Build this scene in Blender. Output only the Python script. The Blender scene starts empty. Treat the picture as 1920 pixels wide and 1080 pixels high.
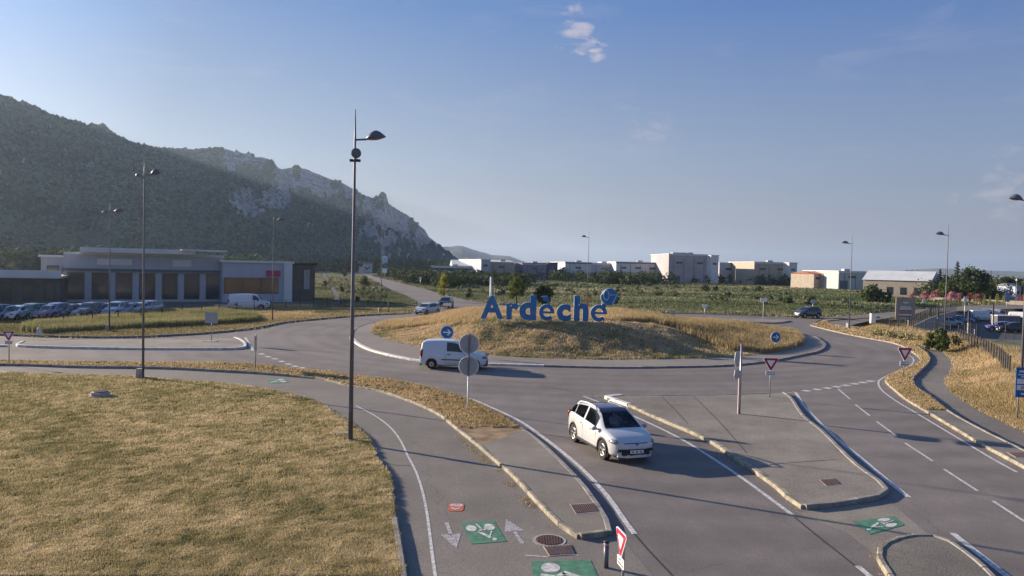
import bpy, bmesh, math, random
import numpy as np
from mathutils import Vector, Matrix
from mathutils.geometry import tessellate_polygon
random.seed(7); R0 = np.random.default_rng(11)
S = bpy.context.scene
COL = S.collection
# ---------------------------------------------------------------- camera, light, sky, exposure
H = 6.5; F = 1362.0; ROLL = math.atan(0.022); PITCH = math.atan(40 / F)
cam = bpy.data.cameras.new('camera'); cam.sensor_width = 36; cam.lens = 36 * F / 1920
cam.clip_start = 0.1; cam.clip_end = 40000
co = bpy.data.objects.new('camera', cam); COL.objects.link(co); S.camera = co
co.matrix_world = Matrix.Translation((0, 0, H)) @ Matrix.Rotation(math.radians(90) - PITCH, 4, 'X') @ Matrix.Rotation(ROLL, 4, 'Z')
SUN_AZ = math.radians(180 - 27)       # direction towards the sun, counted from +X
SUN_EL = math.radians(15.5)
sd = bpy.data.lights.new('sun', 'SUN'); sd.energy = 5.0; sd.angle = math.radians(0.53); sd.color = (1.0, 0.84, 0.66)
so = bpy.data.objects.new('sun', sd); COL.objects.link(so)
sv = Vector((math.cos(SUN_EL) * math.cos(SUN_AZ), math.cos(SUN_EL) * math.sin(SUN_AZ), math.sin(SUN_EL)))
so.rotation_euler = sv.to_track_quat('Z', 'Y').to_euler(); so.location = (-60, 30, 60)
W = bpy.data.worlds.new('World'); S.world = W; W.use_nodes = True
nt = W.node_tree; bg = nt.nodes['Background']
sky = nt.nodes.new('ShaderNodeTexSky'); sky.sky_type = 'NISHITA'; sky.sun_disc = False
sky.sun_elevation = SUN_EL; sky.sun_rotation = math.radians(90) - SUN_AZ
sky.air_density = 1.3; sky.dust_density = 1.2; sky.ozone_density = 2.2; sky.altitude = 100
# thin high cirrus, mapped on the sky sphere by direction
tc = nt.nodes.new('ShaderNodeTexCoord'); mp = nt.nodes.new('ShaderNodeMapping'); mp.inputs['Scale'].default_value = (2.2, 2.2, 9.0)
nz = nt.nodes.new('ShaderNodeTexNoise'); nz.inputs['Scale'].default_value = 2.3; nz.inputs['Detail'].default_value = 9; nz.inputs['Roughness'].default_value = 0.62; nz.inputs['Distortion'].default_value = 0.6
cr = nt.nodes.new('ShaderNodeValToRGB'); cr.color_ramp.elements[0].position = 0.56; cr.color_ramp.elements[1].position = 0.86
mx = nt.nodes.new('ShaderNodeMixRGB'); mx.inputs[2].default_value = (4.4, 4.1, 4.4, 1)
ml = nt.nodes.new('ShaderNodeMath'); ml.operation = 'MULTIPLY'; ml.inputs[1].default_value = 0.22
L = nt.links.new; WN = nt.nodes.new
hs = WN('ShaderNodeHueSaturation'); hs.inputs['Saturation'].default_value = 0.45; L(sky.outputs[0], hs.inputs['Color'])
# hazy evening air: luminance by height and by angle from the sun
sx = WN('ShaderNodeSeparateXYZ'); L(tc.outputs['Generated'], sx.inputs[0])
hr = WN('ShaderNodeValToRGB'); E_ = hr.color_ramp.elements
E_[0].position = 0.0; E_[0].color = (1.95, 1.95, 2.3, 1); E_[1].position = 0.75; E_[1].color = (0.1, .75, 2.7, 1)
for p_, c_ in ((.06, (1.9, 1.98, 2.45, 1)), (.14, (1.5, 2.05, 3.15, 1)), (.33, (.12, 1.02, 3.3, 1))): q_ = E_.new(p_); q_.color = c_
L(sx.outputs['Z'], hr.inputs[0])
dt = WN('ShaderNodeVectorMath'); dt.operation = 'DOT_PRODUCT'; L(tc.outputs['Generated'], dt.inputs[0]); dt.inputs[1].default_value = tuple(sv)
gr = WN('ShaderNodeValToRGB'); G_ = gr.color_ramp.elements; G_[0].position = .0; G_[0].color = (.80, .86, .94, 1); G_[1].position = 1; G_[1].color = (3.2, 2.7, 2.2, 1)
q_ = G_.new(.5); q_.color = (1.04, 1.02, .99, 1); q_ = G_.new(.8); q_.color = (1.16, 1.12, 1.04, 1)
L(dt.outputs['Value'], gr.inputs[0])
mu = WN('ShaderNodeMixRGB'); mu.blend_type = 'MULTIPLY'; mu.inputs[0].default_value = 1; L(hr.outputs[0], mu.inputs[1]); L(gr.outputs[0], mu.inputs[2])
m0 = WN('ShaderNodeMixRGB'); m0.inputs[0].default_value = .78; L(hs.outputs[0], m0.inputs[1]); L(mu.outputs[0], m0.inputs[2])
L(tc.outputs['Generated'], mp.inputs['Vector']); L(mp.outputs[0], nz.inputs['Vector']); L(nz.outputs['Fac'], cr.inputs[0])
L(cr.outputs[0], ml.inputs[0]); L(ml.outputs[0], mx.inputs[0]); L(m0.outputs[0], mx.inputs[1])
# one small broken cumulus high over the roundabout
def skydir(px, py):
    u = (px - 960) / F; v = -(py - 540) / F; c, s_ = math.cos(ROLL), math.sin(ROLL); u2 = u * c - v * s_; v2 = v * c + u * s_
    cp, sp = math.cos(PITCH), math.sin(PITCH); return Vector((u2, cp + v2 * sp, -sp + v2 * cp)).normalized()
prev = mx.outputs[0]
for (cx_, cy_, r_, st_) in ((1080, 58, .066, .6), (1122, 104, .026, .8), (1880, 360, .09, .35), (1210, 250, .08, .22)):
    dc = WN('ShaderNodeVectorMath'); dc.operation = 'DISTANCE'; L(tc.outputs['Generated'], dc.inputs[0]); dc.inputs[1].default_value = tuple(skydir(cx_, cy_))
    mr = WN('ShaderNodeMapRange'); mr.inputs[1].default_value = r_; mr.inputs[2].default_value = 0; mr.inputs[3].default_value = -.28; mr.inputs[4].default_value = .16; L(dc.outputs['Value'], mr.inputs[0])
    cn = WN('ShaderNodeTexNoise'); cn.inputs['Scale'].default_value = 26; cn.inputs['Detail'].default_value = 8; cn.inputs['Roughness'].default_value = .6; cn.inputs['Distortion'].default_value = .5
    cm = WN('ShaderNodeMapping'); cm.inputs['Scale'].default_value = (1, 1, 2.4); L(tc.outputs['Generated'], cm.inputs[0]); L(cm.outputs[0], cn.inputs['Vector'])
    sa = WN('ShaderNodeMath'); sa.operation = 'ADD'; L(mr.outputs[0], sa.inputs[0]); L(cn.outputs['Fac'], sa.inputs[1])
    ms = WN('ShaderNodeMapRange'); ms.inputs[1].default_value = .5; ms.inputs[2].default_value = .68; ms.inputs[3].default_value = 0; ms.inputs[4].default_value = st_; L(sa.outputs[0], ms.inputs[0])
    mc = WN('ShaderNodeMixRGB'); mc.inputs[2].default_value = (4.6, 4.0, 4.1, 1); L(ms.outputs[0], mc.inputs[0]); L(prev, mc.inputs[1]); prev = mc.outputs[0]
L(prev, bg.inputs[0])
bg.inputs[1].default_value = 0.072
S.view_settings.view_transform = 'Standard'; S.view_settings.look = 'None'; S.view_settings.gamma = 1; S.view_settings.exposure = 1.1
S.render.engine = 'CYCLES'
S.cycles.volume_bounces = 0; S.cycles.max_bounces = 6; S.cycles.transparent_max_bounces = 12

# ---------------------------------------------------------------- survey helpers: a sight line from the camera mast meets the ground
def P(px, py, z=0.0):
    u = (px - 960) / F; v = -(py - 540) / F; c, s = math.cos(ROLL), math.sin(ROLL)
    u2 = u * c - v * s; v2 = v * c + u * s
    cp, sp = math.cos(PITCH), math.sin(PITCH)
    d = (u2, cp + v2 * sp, -sp + v2 * cp)
    t = (z - H) / d[2]
    return (d[0] * t, d[1] * t)
def at(px, depth):                       # point on the ground plan at a given distance
    x, y = P(px, 700); return (x / y * depth, depth)
def zt(px, py, depth):                   # height of something seen at py standing at distance depth
    u = (px - 960) / F; v = -(py - 540) / F; c, s = math.cos(ROLL), math.sin(ROLL)
    v2 = v * c + u * s; cp, sp = math.cos(PITCH), math.sin(PITCH)
    return H + depth * (-sp + v2 * cp) / (cp + v2 * sp)
def hor(px): return 500 + .022 * (px - 960)

# ---------------------------------------------------------------- materials
def lin(c): return (c[0], c[1], c[2], 1)
MATS = {}
def M(name, c, rough=.6, var=.12, scale=4, bump=0, bscale=60, metal=0, c2=None, spec=.4, detail=5, coat=0, stretch=None, contrast=(.35, .65)):
    if name in MATS: return MATS[name]
    m = bpy.data.materials.new(name); m.use_nodes = True; n = m.node_tree; b = n.nodes['Principled BSDF']
    b.inputs['Roughness'].default_value = rough; b.inputs['Metallic'].default_value = metal
    b.inputs['Specular IOR Level'].default_value = spec
    if coat: b.inputs['Coat Weight'].default_value = coat; b.inputs['Coat Roughness'].default_value = .06
    t = n.nodes.new('ShaderNodeTexCoord'); z = n.nodes.new('ShaderNodeTexNoise'); z.inputs['Scale'].default_value = scale; z.inputs['Detail'].default_value = detail
    src = t.outputs['Object']
    if stretch:
        q = n.nodes.new('ShaderNodeMapping'); q.inputs['Scale'].default_value = stretch; n.links.new(src, q.inputs[0]); src = q.outputs[0]
    n.links.new(src, z.inputs['Vector'])
    r = n.nodes.new('ShaderNodeValToRGB'); r.color_ramp.elements[0].position = contrast[0]; r.color_ramp.elements[1].position = contrast[1]
    a = [x * (1 - var) for x in c]; e = c2 if c2 else [min(1, x * (1 + var)) for x in c]
    r.color_ramp.elements[0].color = lin(a); r.color_ramp.elements[1].color = lin(e)
    n.links.new(z.outputs['Fac'], r.inputs[0]); n.links.new(r.outputs[0], b.inputs['Base Color'])
    if bump:
        z2 = n.nodes.new('ShaderNodeTexNoise'); z2.inputs['Scale'].default_value = bscale; z2.inputs['Detail'].default_value = 6
        n.links.new(src, z2.inputs['Vector']); bp = n.nodes.new('ShaderNodeBump'); bp.inputs['Strength'].default_value = min(1, bump); bp.inputs['Distance'].default_value = .02 * max(1, bump)
        n.links.new(z2.outputs['Fac'], bp.inputs['Height']); n.links.new(bp.outputs[0], b.inputs['Normal'])
    MATS[name] = m; return m
def asphalt(name, base, centre=None, patch=.22, speck=.35, c2=None):
    m = bpy.data.materials.new(name); m.use_nodes = True; n = m.node_tree; N = n.nodes.new; K = n.links.new; b = n.nodes['Principled BSDF']
    b.inputs['Roughness'].default_value = .82; b.inputs['Specular IOR Level'].default_value = .35
    g = N('ShaderNodeTexCoord')
    def noise(s, d=5, r=.55):
        z = N('ShaderNodeTexNoise'); z.inputs['Scale'].default_value = s; z.inputs['Detail'].default_value = d; z.inputs['Roughness'].default_value = r
        K(g.outputs['Object'], z.inputs['Vector']); return z.outputs['Fac']
    def rng(src, a, bb, c, d):
        q = N('ShaderNodeMapRange'); q.inputs[1].default_value = a; q.inputs[2].default_value = bb; q.inputs[3].default_value = c; q.inputs[4].default_value = d; K(src, q.inputs[0]); return q.outputs[0]
    def mul(a, bb):
        q = N('ShaderNodeMath'); q.operation = 'MULTIPLY'; K(a, q.inputs[0]); K(bb, q.inputs[1]); return q.outputs[0]
    f = mul(rng(noise(.11, 4), .3, .7, 1 - patch, 1 + patch), rng(noise(.9, 6, .65), .3, .7, 1 - patch * .6, 1 + patch * .6))
    f = mul(f, rng(noise(28, 3, .8), .3, .7, 1 - speck, 1 + speck))
    # long cracks and sealed joints
    v = N('ShaderNodeTexVoronoi'); v.feature = 'DISTANCE_TO_EDGE'; v.inputs['Scale'].default_value = .16
    dn = N('ShaderNodeTexNoise'); dn.inputs['Scale'].default_value = .8; K(g.outputs['Object'], dn.inputs['Vector'])
    ad = N('ShaderNodeVectorMath'); ad.operation = 'MULTIPLY_ADD'; K(dn.outputs['Color'], ad.inputs[0]); ad.inputs[1].default_value = (1.6, 1.6, 0); K(g.outputs['Object'], ad.inputs[2]); K(ad.outputs[0], v.inputs['Vector'])
    f = mul(f, rng(v.outputs['Distance'], .0, .004, .82, 1.0))
    if centre:
        s = N('ShaderNodeVectorMath'); s.operation = 'DISTANCE'; K(g.outputs['Object'], s.inputs[0]); s.inputs[1].default_value = (centre[0], centre[1], 0)
        w = N('ShaderNodeMath'); w.operation = 'SINE'; w2 = N('ShaderNodeMath'); w2.operation = 'MULTIPLY'; w2.inputs[1].default_value = 3.3; K(s.outputs['Value'], w2.inputs[0]); K(w2.outputs[0], w.inputs[0])
        f = mul(f, rng(w.outputs[0], -1, 1, .93, 1.06))
    c = N('ShaderNodeMixRGB'); c.blend_type = 'MULTIPLY'; c.inputs[0].default_value = 1; c.inputs[1].default_value = lin(base); K(f, c.inputs[2])
    if c2:
        q = N('ShaderNodeMixRGB'); q.inputs[1].default_value = lin(base); q.inputs[2].default_value = lin(c2); K(rng(noise(.35, 5), .42, .62, 0, 1), q.inputs[0]); K(q.outputs[0], c.inputs[1])
    K(c.outputs[0], b.inputs['Base Color'])
    bp = N('ShaderNodeBump'); bp.inputs['Strength'].default_value = .5; bp.inputs['Distance'].default_value = .006; K(noise(70, 3), bp.inputs['Height']); K(bp.outputs[0], b.inputs['Normal'])
    MATS[name] = m; return m
def tintmat(name, cols, rough=.85, trans=.0, noise=(0, 1), spec=.15):   # colour by the per-plant attribute "tint"
    m = bpy.data.materials.new(name); m.use_nodes = True; n = m.node_tree; b = n.nodes['Principled BSDF']; b.inputs['Roughness'].default_value = rough; b.inputs['Specular IOR Level'].default_value = spec
    a = n.nodes.new('ShaderNodeAttribute'); a.attribute_name = 'tint'
    oi = n.nodes.new('ShaderNodeObjectInfo'); ma = n.nodes.new('ShaderNodeMath'); ma.operation = 'MULTIPLY_ADD'; ma.inputs[1].default_value = .3
    ad = n.nodes.new('ShaderNodeMath'); ad.operation = 'SUBTRACT'; ad.inputs[1].default_value = .15
    n.links.new(oi.outputs['Random'], ma.inputs[0]); n.links.new(a.outputs['Fac'], ma.inputs[2]); n.links.new(ma.outputs[0], ad.inputs[0])
    r = n.nodes.new('ShaderNodeValToRGB'); e = r.color_ramp.elements
    while len(e) < len(cols): e.new(.5)
    for i, c in enumerate(cols): e[i].position = i / (len(cols) - 1); e[i].color = lin(c)
    n.links.new(ad.outputs[0], r.inputs[0]); n.links.new(r.outputs[0], b.inputs['Base Color'])
    if trans:
        tr = n.nodes.new('ShaderNodeBsdfTranslucent'); n.links.new(r.outputs[0], tr.inputs[0]); mi = n.nodes.new('ShaderNodeMixShader'); mi.inputs[0].default_value = trans
        n.links.new(b.outputs[0], mi.inputs[1]); n.links.new(tr.outputs[0], mi.inputs[2]); n.links.new(mi.outputs[0], n.nodes['Material Output'].inputs[0])
    MATS[name] = m; return m

CEN = (5.8, 70.4)
m_road = asphalt('road_asphalt', (.180, .158, .142), CEN, patch=.22, speck=.38)
m_path = asphalt('path_asphalt', (.195, .175, .150), patch=.20, speck=.4)
m_isl = asphalt('island_asphalt', (.25, .222, .18), patch=.24, speck=.5, c2=(.205, .18, .15))
m_apron = asphalt('apron_concrete', (.24, .21, .18), patch=.15, speck=.25)
m_park = asphalt('parking_asphalt', (.075, .075, .085), patch=.15, speck=.25)
m_kerb = M('kerb_sunlit', (.25, .225, .175), .85, .3, 3.5, .9, 30, c2=(.40, .355, .265), detail=9)  # concrete with the sun's yellow put into its colour, for sun-facing kerbs
m_kerbw = M('kerb_white', (.66, .62, .58), .8, .2, 3, .4, 30)
m_kerbd = M('kerb_grey', (.27, .25, .22), .85, .22, 2, .5, 30)
m_paint = M('road_paint', (.50, .48, .46), .7, .18, 9, .2, 60, c2=(.66, .64, .61), contrast=(.4, .6))
m_green = M('green_paint', (.07, .20, .12), .75, .2, 5, .3, 60, c2=(.10, .27, .165))
m_iron = M('cast_iron', (.10, .05, .04), .7, .3, 20, .8, 60)
m_conc = M('concrete', (.36, .33, .29), .85, .2, 4, .5, 40)
m_pole = M('pole_grey', (.15, .15, .175), .45, .12, 2, metal=.3)
m_steel = M('galvanised_steel', (.38, .38, .40), .42, .12, 6, metal=.6)
m_back = M('sign_back', (.36, .38, .40), .5, .07, 5, metal=.2)
m_white = M('white_plastic', (.78, .78, .78), .45, .05, 3)
m_red = M('sign_red', (.40, .012, .045), .4, .06, 5)
m_blue = M('sign_blue', (.015, .13, .36), .4, .06, 5)
m_black = M('black_plastic', (.018, .018, .022), .6, .1, 5)
m_dark = M('dark_trim', (.03, .03, .035), .55, .1, 5)
m_lawn = tintmat('lawn_grass', [(.15, .17, .07), (.33, .29, .13), (.56, .46, .25), (.78, .65, .43)], trans=.3)
m_dry = tintmat('dry_grass', [(.17, .17, .07), (.34, .27, .13), (.52, .39, .21), (.68, .53, .33)], trans=.3)
m_tall = tintmat('tall_green_grass', [(.13, .15, .06), (.24, .24, .10), (.38, .34, .17), (.50, .42, .25)], trans=.3)
m_field = tintmat('field_grass', [(.05, .085, .035), (.11, .14, .06), (.22, .22, .12), (.38, .34, .21)], trans=.2)
m_leaf = tintmat('dark_foliage', [(.022, .034, .012), (.04, .06, .02), (.065, .09, .03), (.09, .12, .04)], trans=.2)
m_leafb = tintmat('bright_foliage', [(.06, .085, .02), (.11, .15, .03), (.17, .21, .045), (.24, .27, .06)], trans=.35)
m_leafy = tintmat('yellow_foliage', [(.17, .18, .035), (.27, .27, .05), (.36, .35, .07), (.46, .42, .10)], trans=.4)
m_pink = tintmat('oleander_bloom', [(.07, .09, .04), (.30, .13, .14), (.60, .26, .30), (.75, .42, .45)], trans=.25)
m_pinkr = tintmat('red_oleander_bloom', [(.06, .07, .03), (.22, .06, .05), (.50, .14, .11), (.60, .25, .18)], trans=.25)
m_bark = M('bark', (.10, .075, .055), .9, .25, 8, .8, 20)

# ---------------------------------------------------------------- mesh helpers
def link(name, me, mat, parent=None, smooth=False):
    o = bpy.data.objects.new(name, me); COL.objects.link(o)
    if mat is not None:
        for m in (mat if isinstance(mat, (list, tuple)) else [mat]): me.materials.append(m)
    if parent is not None: o.parent = parent
    if smooth: me.polygons.foreach_set('use_smooth', [True] * len(me.polygons))
    return o
def tag(o, label=None, cat=None, group=None, kind=None):
    if label: o['label'] = label
    if cat: o['category'] = cat
    if group: o['group'] = group
    if kind: o['kind'] = kind
    return o
def thing(name, label, cat, loc=(0, 0, 0), rz=0, group=None):
    o = bpy.data.objects.new(name, None); COL.objects.link(o); o.location = loc; o.rotation_euler = (0, 0, rz); o.empty_display_size = .2
    return tag(o, label, cat, group)
def dup(root, loc=None, rz=None, label=None, scale=None, group=None):
    r = root.copy(); COL.objects.link(r)
    if loc is not None: r.location = loc
    if rz is not None: r.rotation_euler = (0, 0, rz)
    if scale: r.scale = scale if isinstance(scale, tuple) else (scale,) * 3
    if label: r['label'] = label
    if group: r['group'] = group
    for ch in root.children:
        c = ch.copy(); COL.objects.link(c); c.parent = r
        for g in ch.children:
            d = g.copy(); COL.objects.link(d); d.parent = c
    return r
class MB:
    def __init__(s): s.v = []; s.f = []; s.mi = []
    def add(s, vs, fs, mi=0):
        b = len(s.v); s.v += [tuple(v) for v in vs]; s.f += [tuple(i + b for i in f) for f in fs]; s.mi += [mi] * len(fs); return s
    def box(s, c, d, rz=0, mi=0, taper=1.0):
        x, y, z = d[0] / 2, d[1] / 2, d[2] / 2; vs = []
        for k, (sx, sy, sz) in enumerate([(-1, -1, -1), (1, -1, -1), (1, 1, -1), (-1, 1, -1), (-1, -1, 1), (1, -1, 1), (1, 1, 1), (-1, 1, 1)]):
            t = taper if sz > 0 else 1; X, Y = sx * x * t, sy * y * t
            vs.append((c[0] + X * math.cos(rz) - Y * math.sin(rz), c[1] + X * math.sin(rz) + Y * math.cos(rz), c[2] + sz * z))
        return s.add(vs, [(3, 2, 1, 0), (4, 5, 6, 7), (0, 1, 5, 4), (1, 2, 6, 5), (2, 3, 7, 6), (3, 0, 4, 7)], mi)
    def tube(s, pts, rad, n=10, mi=0, cap=True):
        pts = [Vector(p) for p in pts]; rad = rad if isinstance(rad, (list, tuple)) else [rad] * len(pts); vs = []; fs = []
        for i, p in enumerate(pts):
            d = (pts[min(i + 1, len(pts) - 1)] - pts[max(i - 1, 0)]).normalized()
            a = d.orthogonal().normalized() if i == 0 else (a - d * a.dot(d)).normalized()
            b = d.cross(a)
            for k in range(n):
                t = 2 * math.pi * k / n; vs.append(p + (a * math.cos(t) + b * math.sin(t)) * rad[i])
        for i in range(len(pts) - 1):
            for k in range(n): fs.append((i * n + k, i * n + (k + 1) % n, (i + 1) * n + (k + 1) % n, (i + 1) * n + k))
        if cap: fs.append(tuple(range(n))[::-1]); fs.append(tuple(range((len(pts) - 1) * n, len(pts) * n)))
        return s.add(vs, fs, mi)
    def prism(s, poly, o, ux, uy, depth, mi=0, side=None, hole=None):      # 2D polygon in plane (ux,uy) at o, extruded along the normal
        o = Vector(o); ux = Vector(ux); uy = Vector(uy); nn = ux.cross(uy).normalized(); n = len(poly)
        tri = tessellate_polygon([[Vector((p[0], p[1], 0)) for p in poly]])
        a = [o + ux * p[0] + uy * p[1] + nn * depth / 2 for p in poly]; b = [q - nn * depth for q in a]
        s.add(a, [t if _ccw(poly, t) else t[::-1] for t in tri], mi)
        s.add(b, [t[::-1] if _ccw(poly, t) else t for t in tri], mi if side is None else side)
        s.add(a + b, [(i, i + n, (i + 1) % n + n, (i + 1) % n) if _area(poly) > 0 else ((i + 1) % n, (i + 1) % n + n, i + n, i) for i in range(n)], mi if side is None else side)
        return s
    def ellipsoid(s, c, r, nu=12, nv=8, mi=0):
        vs = [(c[0], c[1], c[2] - r[2])]; fs = []
        for j in range(1, nv):
            t = -math.pi / 2 + math.pi * j / nv
            for i in range(nu):
                p = 2 * math.pi * i / nu; vs.append((c[0] + r[0] * math.cos(t) * math.cos(p), c[1] + r[1] * math.cos(t) * math.sin(p), c[2] + r[2] * math.sin(t)))
        vs.append((c[0], c[1], c[2] + r[2])); T = len(vs) - 1
        for i in range(nu):
            fs.append((0, 1 + (i + 1) % nu, 1 + i)); fs.append((T, 1 + (nv - 2) * nu + i, 1 + (nv - 2) * nu + (i + 1) % nu))
            for j in range(nv - 2): fs.append((1 + j * nu + i, 1 + j * nu + (i + 1) % nu, 1 + (j + 1) * nu + (i + 1) % nu, 1 + (j + 1) * nu + i))
        return s.add(vs, fs, mi)
    def mesh(s, name):
        me = bpy.data.meshes.new(name); me.from_pydata(s.v, [], s.f); me.polygons.foreach_set('material_index', s.mi); me.update(); return me
    def build(s, name, mat, parent=None, smooth=False): return link(name, s.mesh(name), mat, parent, smooth)
def _area(p): return sum(p[i][0] * p[(i + 1) % len(p)][1] - p[(i + 1) % len(p)][0] * p[i][1] for i in range(len(p))) / 2
def _ccw(p, t): return _area([p[i] for i in t]) > 0
def npmesh(name, v, f, tint=None):
    me = bpy.data.meshes.new(name); k = f.shape[1]; v = np.asarray(v, np.float32); f = np.asarray(f, np.int32)
    me.vertices.add(len(v)); me.vertices.foreach_set('co', v.ravel()); me.loops.add(f.size); me.loops.foreach_set('vertex_index', f.ravel())
    me.polygons.add(len(f)); me.polygons.foreach_set('loop_start', np.arange(0, f.size, k, dtype=np.int32)); me.update(calc_edges=True)
    if tint is not None:
        a = me.attributes.new('tint', 'FLOAT', 'POINT'); a.data.foreach_set('value', np.asarray(tint, np.float32))
    return me
def _hash(i, j, s):
    n = (i.astype(np.int64) * 374761393 + j.astype(np.int64) * 668265263 + s * 974634777) & 0x7fffffff
    n = ((n ^ (n >> 13)) * 1274126177) & 0x7fffffff
    return ((n ^ (n >> 16)) & 0xffff) / 65535.0
def vn(x, y, sc=1.0, s=0):
    x = np.asarray(x, float) / sc; y = np.asarray(y, float) / sc; i = np.floor(x); j = np.floor(y); u = x - i; v = y - j
    u = u * u * (3 - 2 * u); v = v * v * (3 - 2 * v)
    a = _hash(i, j, s); b = _hash(i + 1, j, s); c = _hash(i, j + 1, s); d = _hash(i + 1, j + 1, s)
    return (a * (1 - u) + b * u) * (1 - v) + (c * (1 - u) + d * u) * v
def fbm(x, y, sc, s=0, o=4):
    r = 0; a = .5; t = 0
    for k in range(o): r = r + a * vn(x, y, sc / 2 ** k, s + k); t += a; a *= .5
    return r / t
def inside(x, y, poly):
    r = np.zeros(len(x), bool); n = len(poly)
    for i in range(n):
        x1, y1 = poly[i]; x2, y2 = poly[(i + 1) % n]
        if y1 == y2: continue
        c = ((y1 > y) != (y2 > y)) & (x < (x2 - x1) * (y - y1) / (y2 - y1) + x1); r ^= c
    return r
def pdist(x, y, poly, closed=True):
    d = np.full(np.shape(x), 1e9); n = len(poly)
    for i in range(n if closed else n - 1):
        x1, y1 = poly[i]; x2, y2 = poly[(i + 1) % n]; dx, dy = x2 - x1, y2 - y1; l = dx * dx + dy * dy + 1e-9
        t = np.clip(((x - x1) * dx + (y - y1) * dy) / l, 0, 1); d = np.minimum(d, np.hypot(x - x1 - t * dx, y - y1 - t * dy))
    return d
def sm(t): t = np.clip(t, 0, 1); return t * t * (3 - 2 * t)
def curve(pts, closed=False, step=.5):
    out = []; n = len(pts)
    for i in range(n if closed else n - 1):
        p0 = pts[(i - 1) % n] if closed or i else pts[0]; p1 = pts[i]; p2 = pts[(i + 1) % n]; p3 = pts[(i + 2) % n] if closed or i + 2 < n else pts[-1]
        k = max(1, min(24, int(math.hypot(p2[0] - p1[0], p2[1] - p1[1]) / step)))
        d1 = math.dist(p0, p1) ** .5 or 1e-3; d2 = math.dist(p1, p2) ** .5 or 1e-3; d3 = math.dist(p2, p3) ** .5 or 1e-3
        for j in range(k):
            t = j / k; q = []
            for a in (0, 1):
                m1 = (p2[a] - p1[a]) if d1 < 2e-3 else (p1[a] - p0[a]) / d1 - (p2[a] - p0[a]) / (d1 + d2) + (p2[a] - p1[a]) / d2
                m2 = (p2[a] - p1[a]) if d3 < 2e-3 else (p2[a] - p1[a]) / d2 - (p3[a] - p1[a]) / (d2 + d3) + (p3[a] - p2[a]) / d3
                if d1 >= 2e-3: m1 *= d2
                if d3 >= 2e-3: m2 *= d2
                q.append((2 * t ** 3 - 3 * t ** 2 + 1) * p1[a] + (t ** 3 - 2 * t ** 2 + t) * m1 + (-2 * t ** 3 + 3 * t ** 2) * p2[a] + (t ** 3 - t ** 2) * m2)
            out.append(tuple(q))
    if not closed: out.append(pts[-1])
    return out
def G(pxs, z=0): return [P(a, b, z) for a, b in pxs]
def sheet(name, poly, z, mat, zb=None, parent=None, kind='structure'):
    tri = tessellate_polygon([[Vector((p[0], p[1], 0)) for p in poly]]); n = len(poly)
    b = MB(); b.add([(p[0], p[1], z) for p in poly], [t if _ccw(poly, t) else t[::-1] for t in tri])
    if zb is not None:
        s = 1 if _area(poly) > 0 else -1
        b.add([(p[0], p[1], z) for p in poly] + [(p[0], p[1], zb) for p in poly], [((i, i + n, (i + 1) % n + n, (i + 1) % n) if s > 0 else ((i + 1) % n, (i + 1) % n + n, i + n, i)) for i in range(n)])
    o = b.build(name, mat, parent)
    if parent is None and kind: o['kind'] = kind
    return o
def offs(line, d):
    out = []
    for i, p in enumerate(line):
        a = line[max(i - 1, 0)]; b = line[min(i + 1, len(line) - 1)]; dx, dy = b[0] - a[0], b[1] - a[1]; l = math.hypot(dx, dy) or 1
        out.append((p[0] - dy / l * d, p[1] + dx / l * d))
    return out
def ribbon(mb, line, w, z, mi=0, side=0):
    a = offs(line, w / 2 + side); b = offs(line, -w / 2 + side); n = len(line)
    mb.add([(p[0], p[1], z) for p in a] + [(p[0], p[1], z) for p in b], [(i, i + n, i + n + 1, i + 1) for i in range(n - 1)], mi)
def kerb(mb, line, w=.2, z0=-.02, z1=.13, stone=.9, mi=0, side=0):
    # individual stones laid end to end along a line
    L_ = [0]
    for i in range(1, len(line)): L_.append(L_[-1] + math.dist(line[i - 1], line[i]))
    tot = L_[-1]; k = max(1, int(tot / stone)); xs = [p[0] for p in line]; ys = [p[1] for p in line]
    for i in range(k):
        s0 = tot * i / k + .011; s1 = tot * (i + 1) / k - .011
        a = (np.interp(s0, L_, xs), np.interp(s0, L_, ys)); b = (np.interp(s1, L_, xs), np.interp(s1, L_, ys))
        dx, dy = b[0] - a[0], b[1] - a[1]; l = math.hypot(dx, dy) or 1; nx, ny = -dy / l, dx / l; h = z1 + random.uniform(-.009, .009); c = .02
        v = []
        for p in (a, b):
            for t, z in ((-w / 2, z0), (w / 2, z0), (w / 2, h - c), (w / 2 - c, h), (-w / 2 + c, h), (-w / 2, h - c)):
                v.append((p[0] + nx * (t + side), p[1] + ny * (t + side), z))
        mb.add(v, [(j, (j + 1) % 6, (j + 1) % 6 + 6, j + 6) for j in range(6)] + [(5, 4, 3, 2, 1, 0), (6, 7, 8, 9, 10, 11)], mi)
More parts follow.
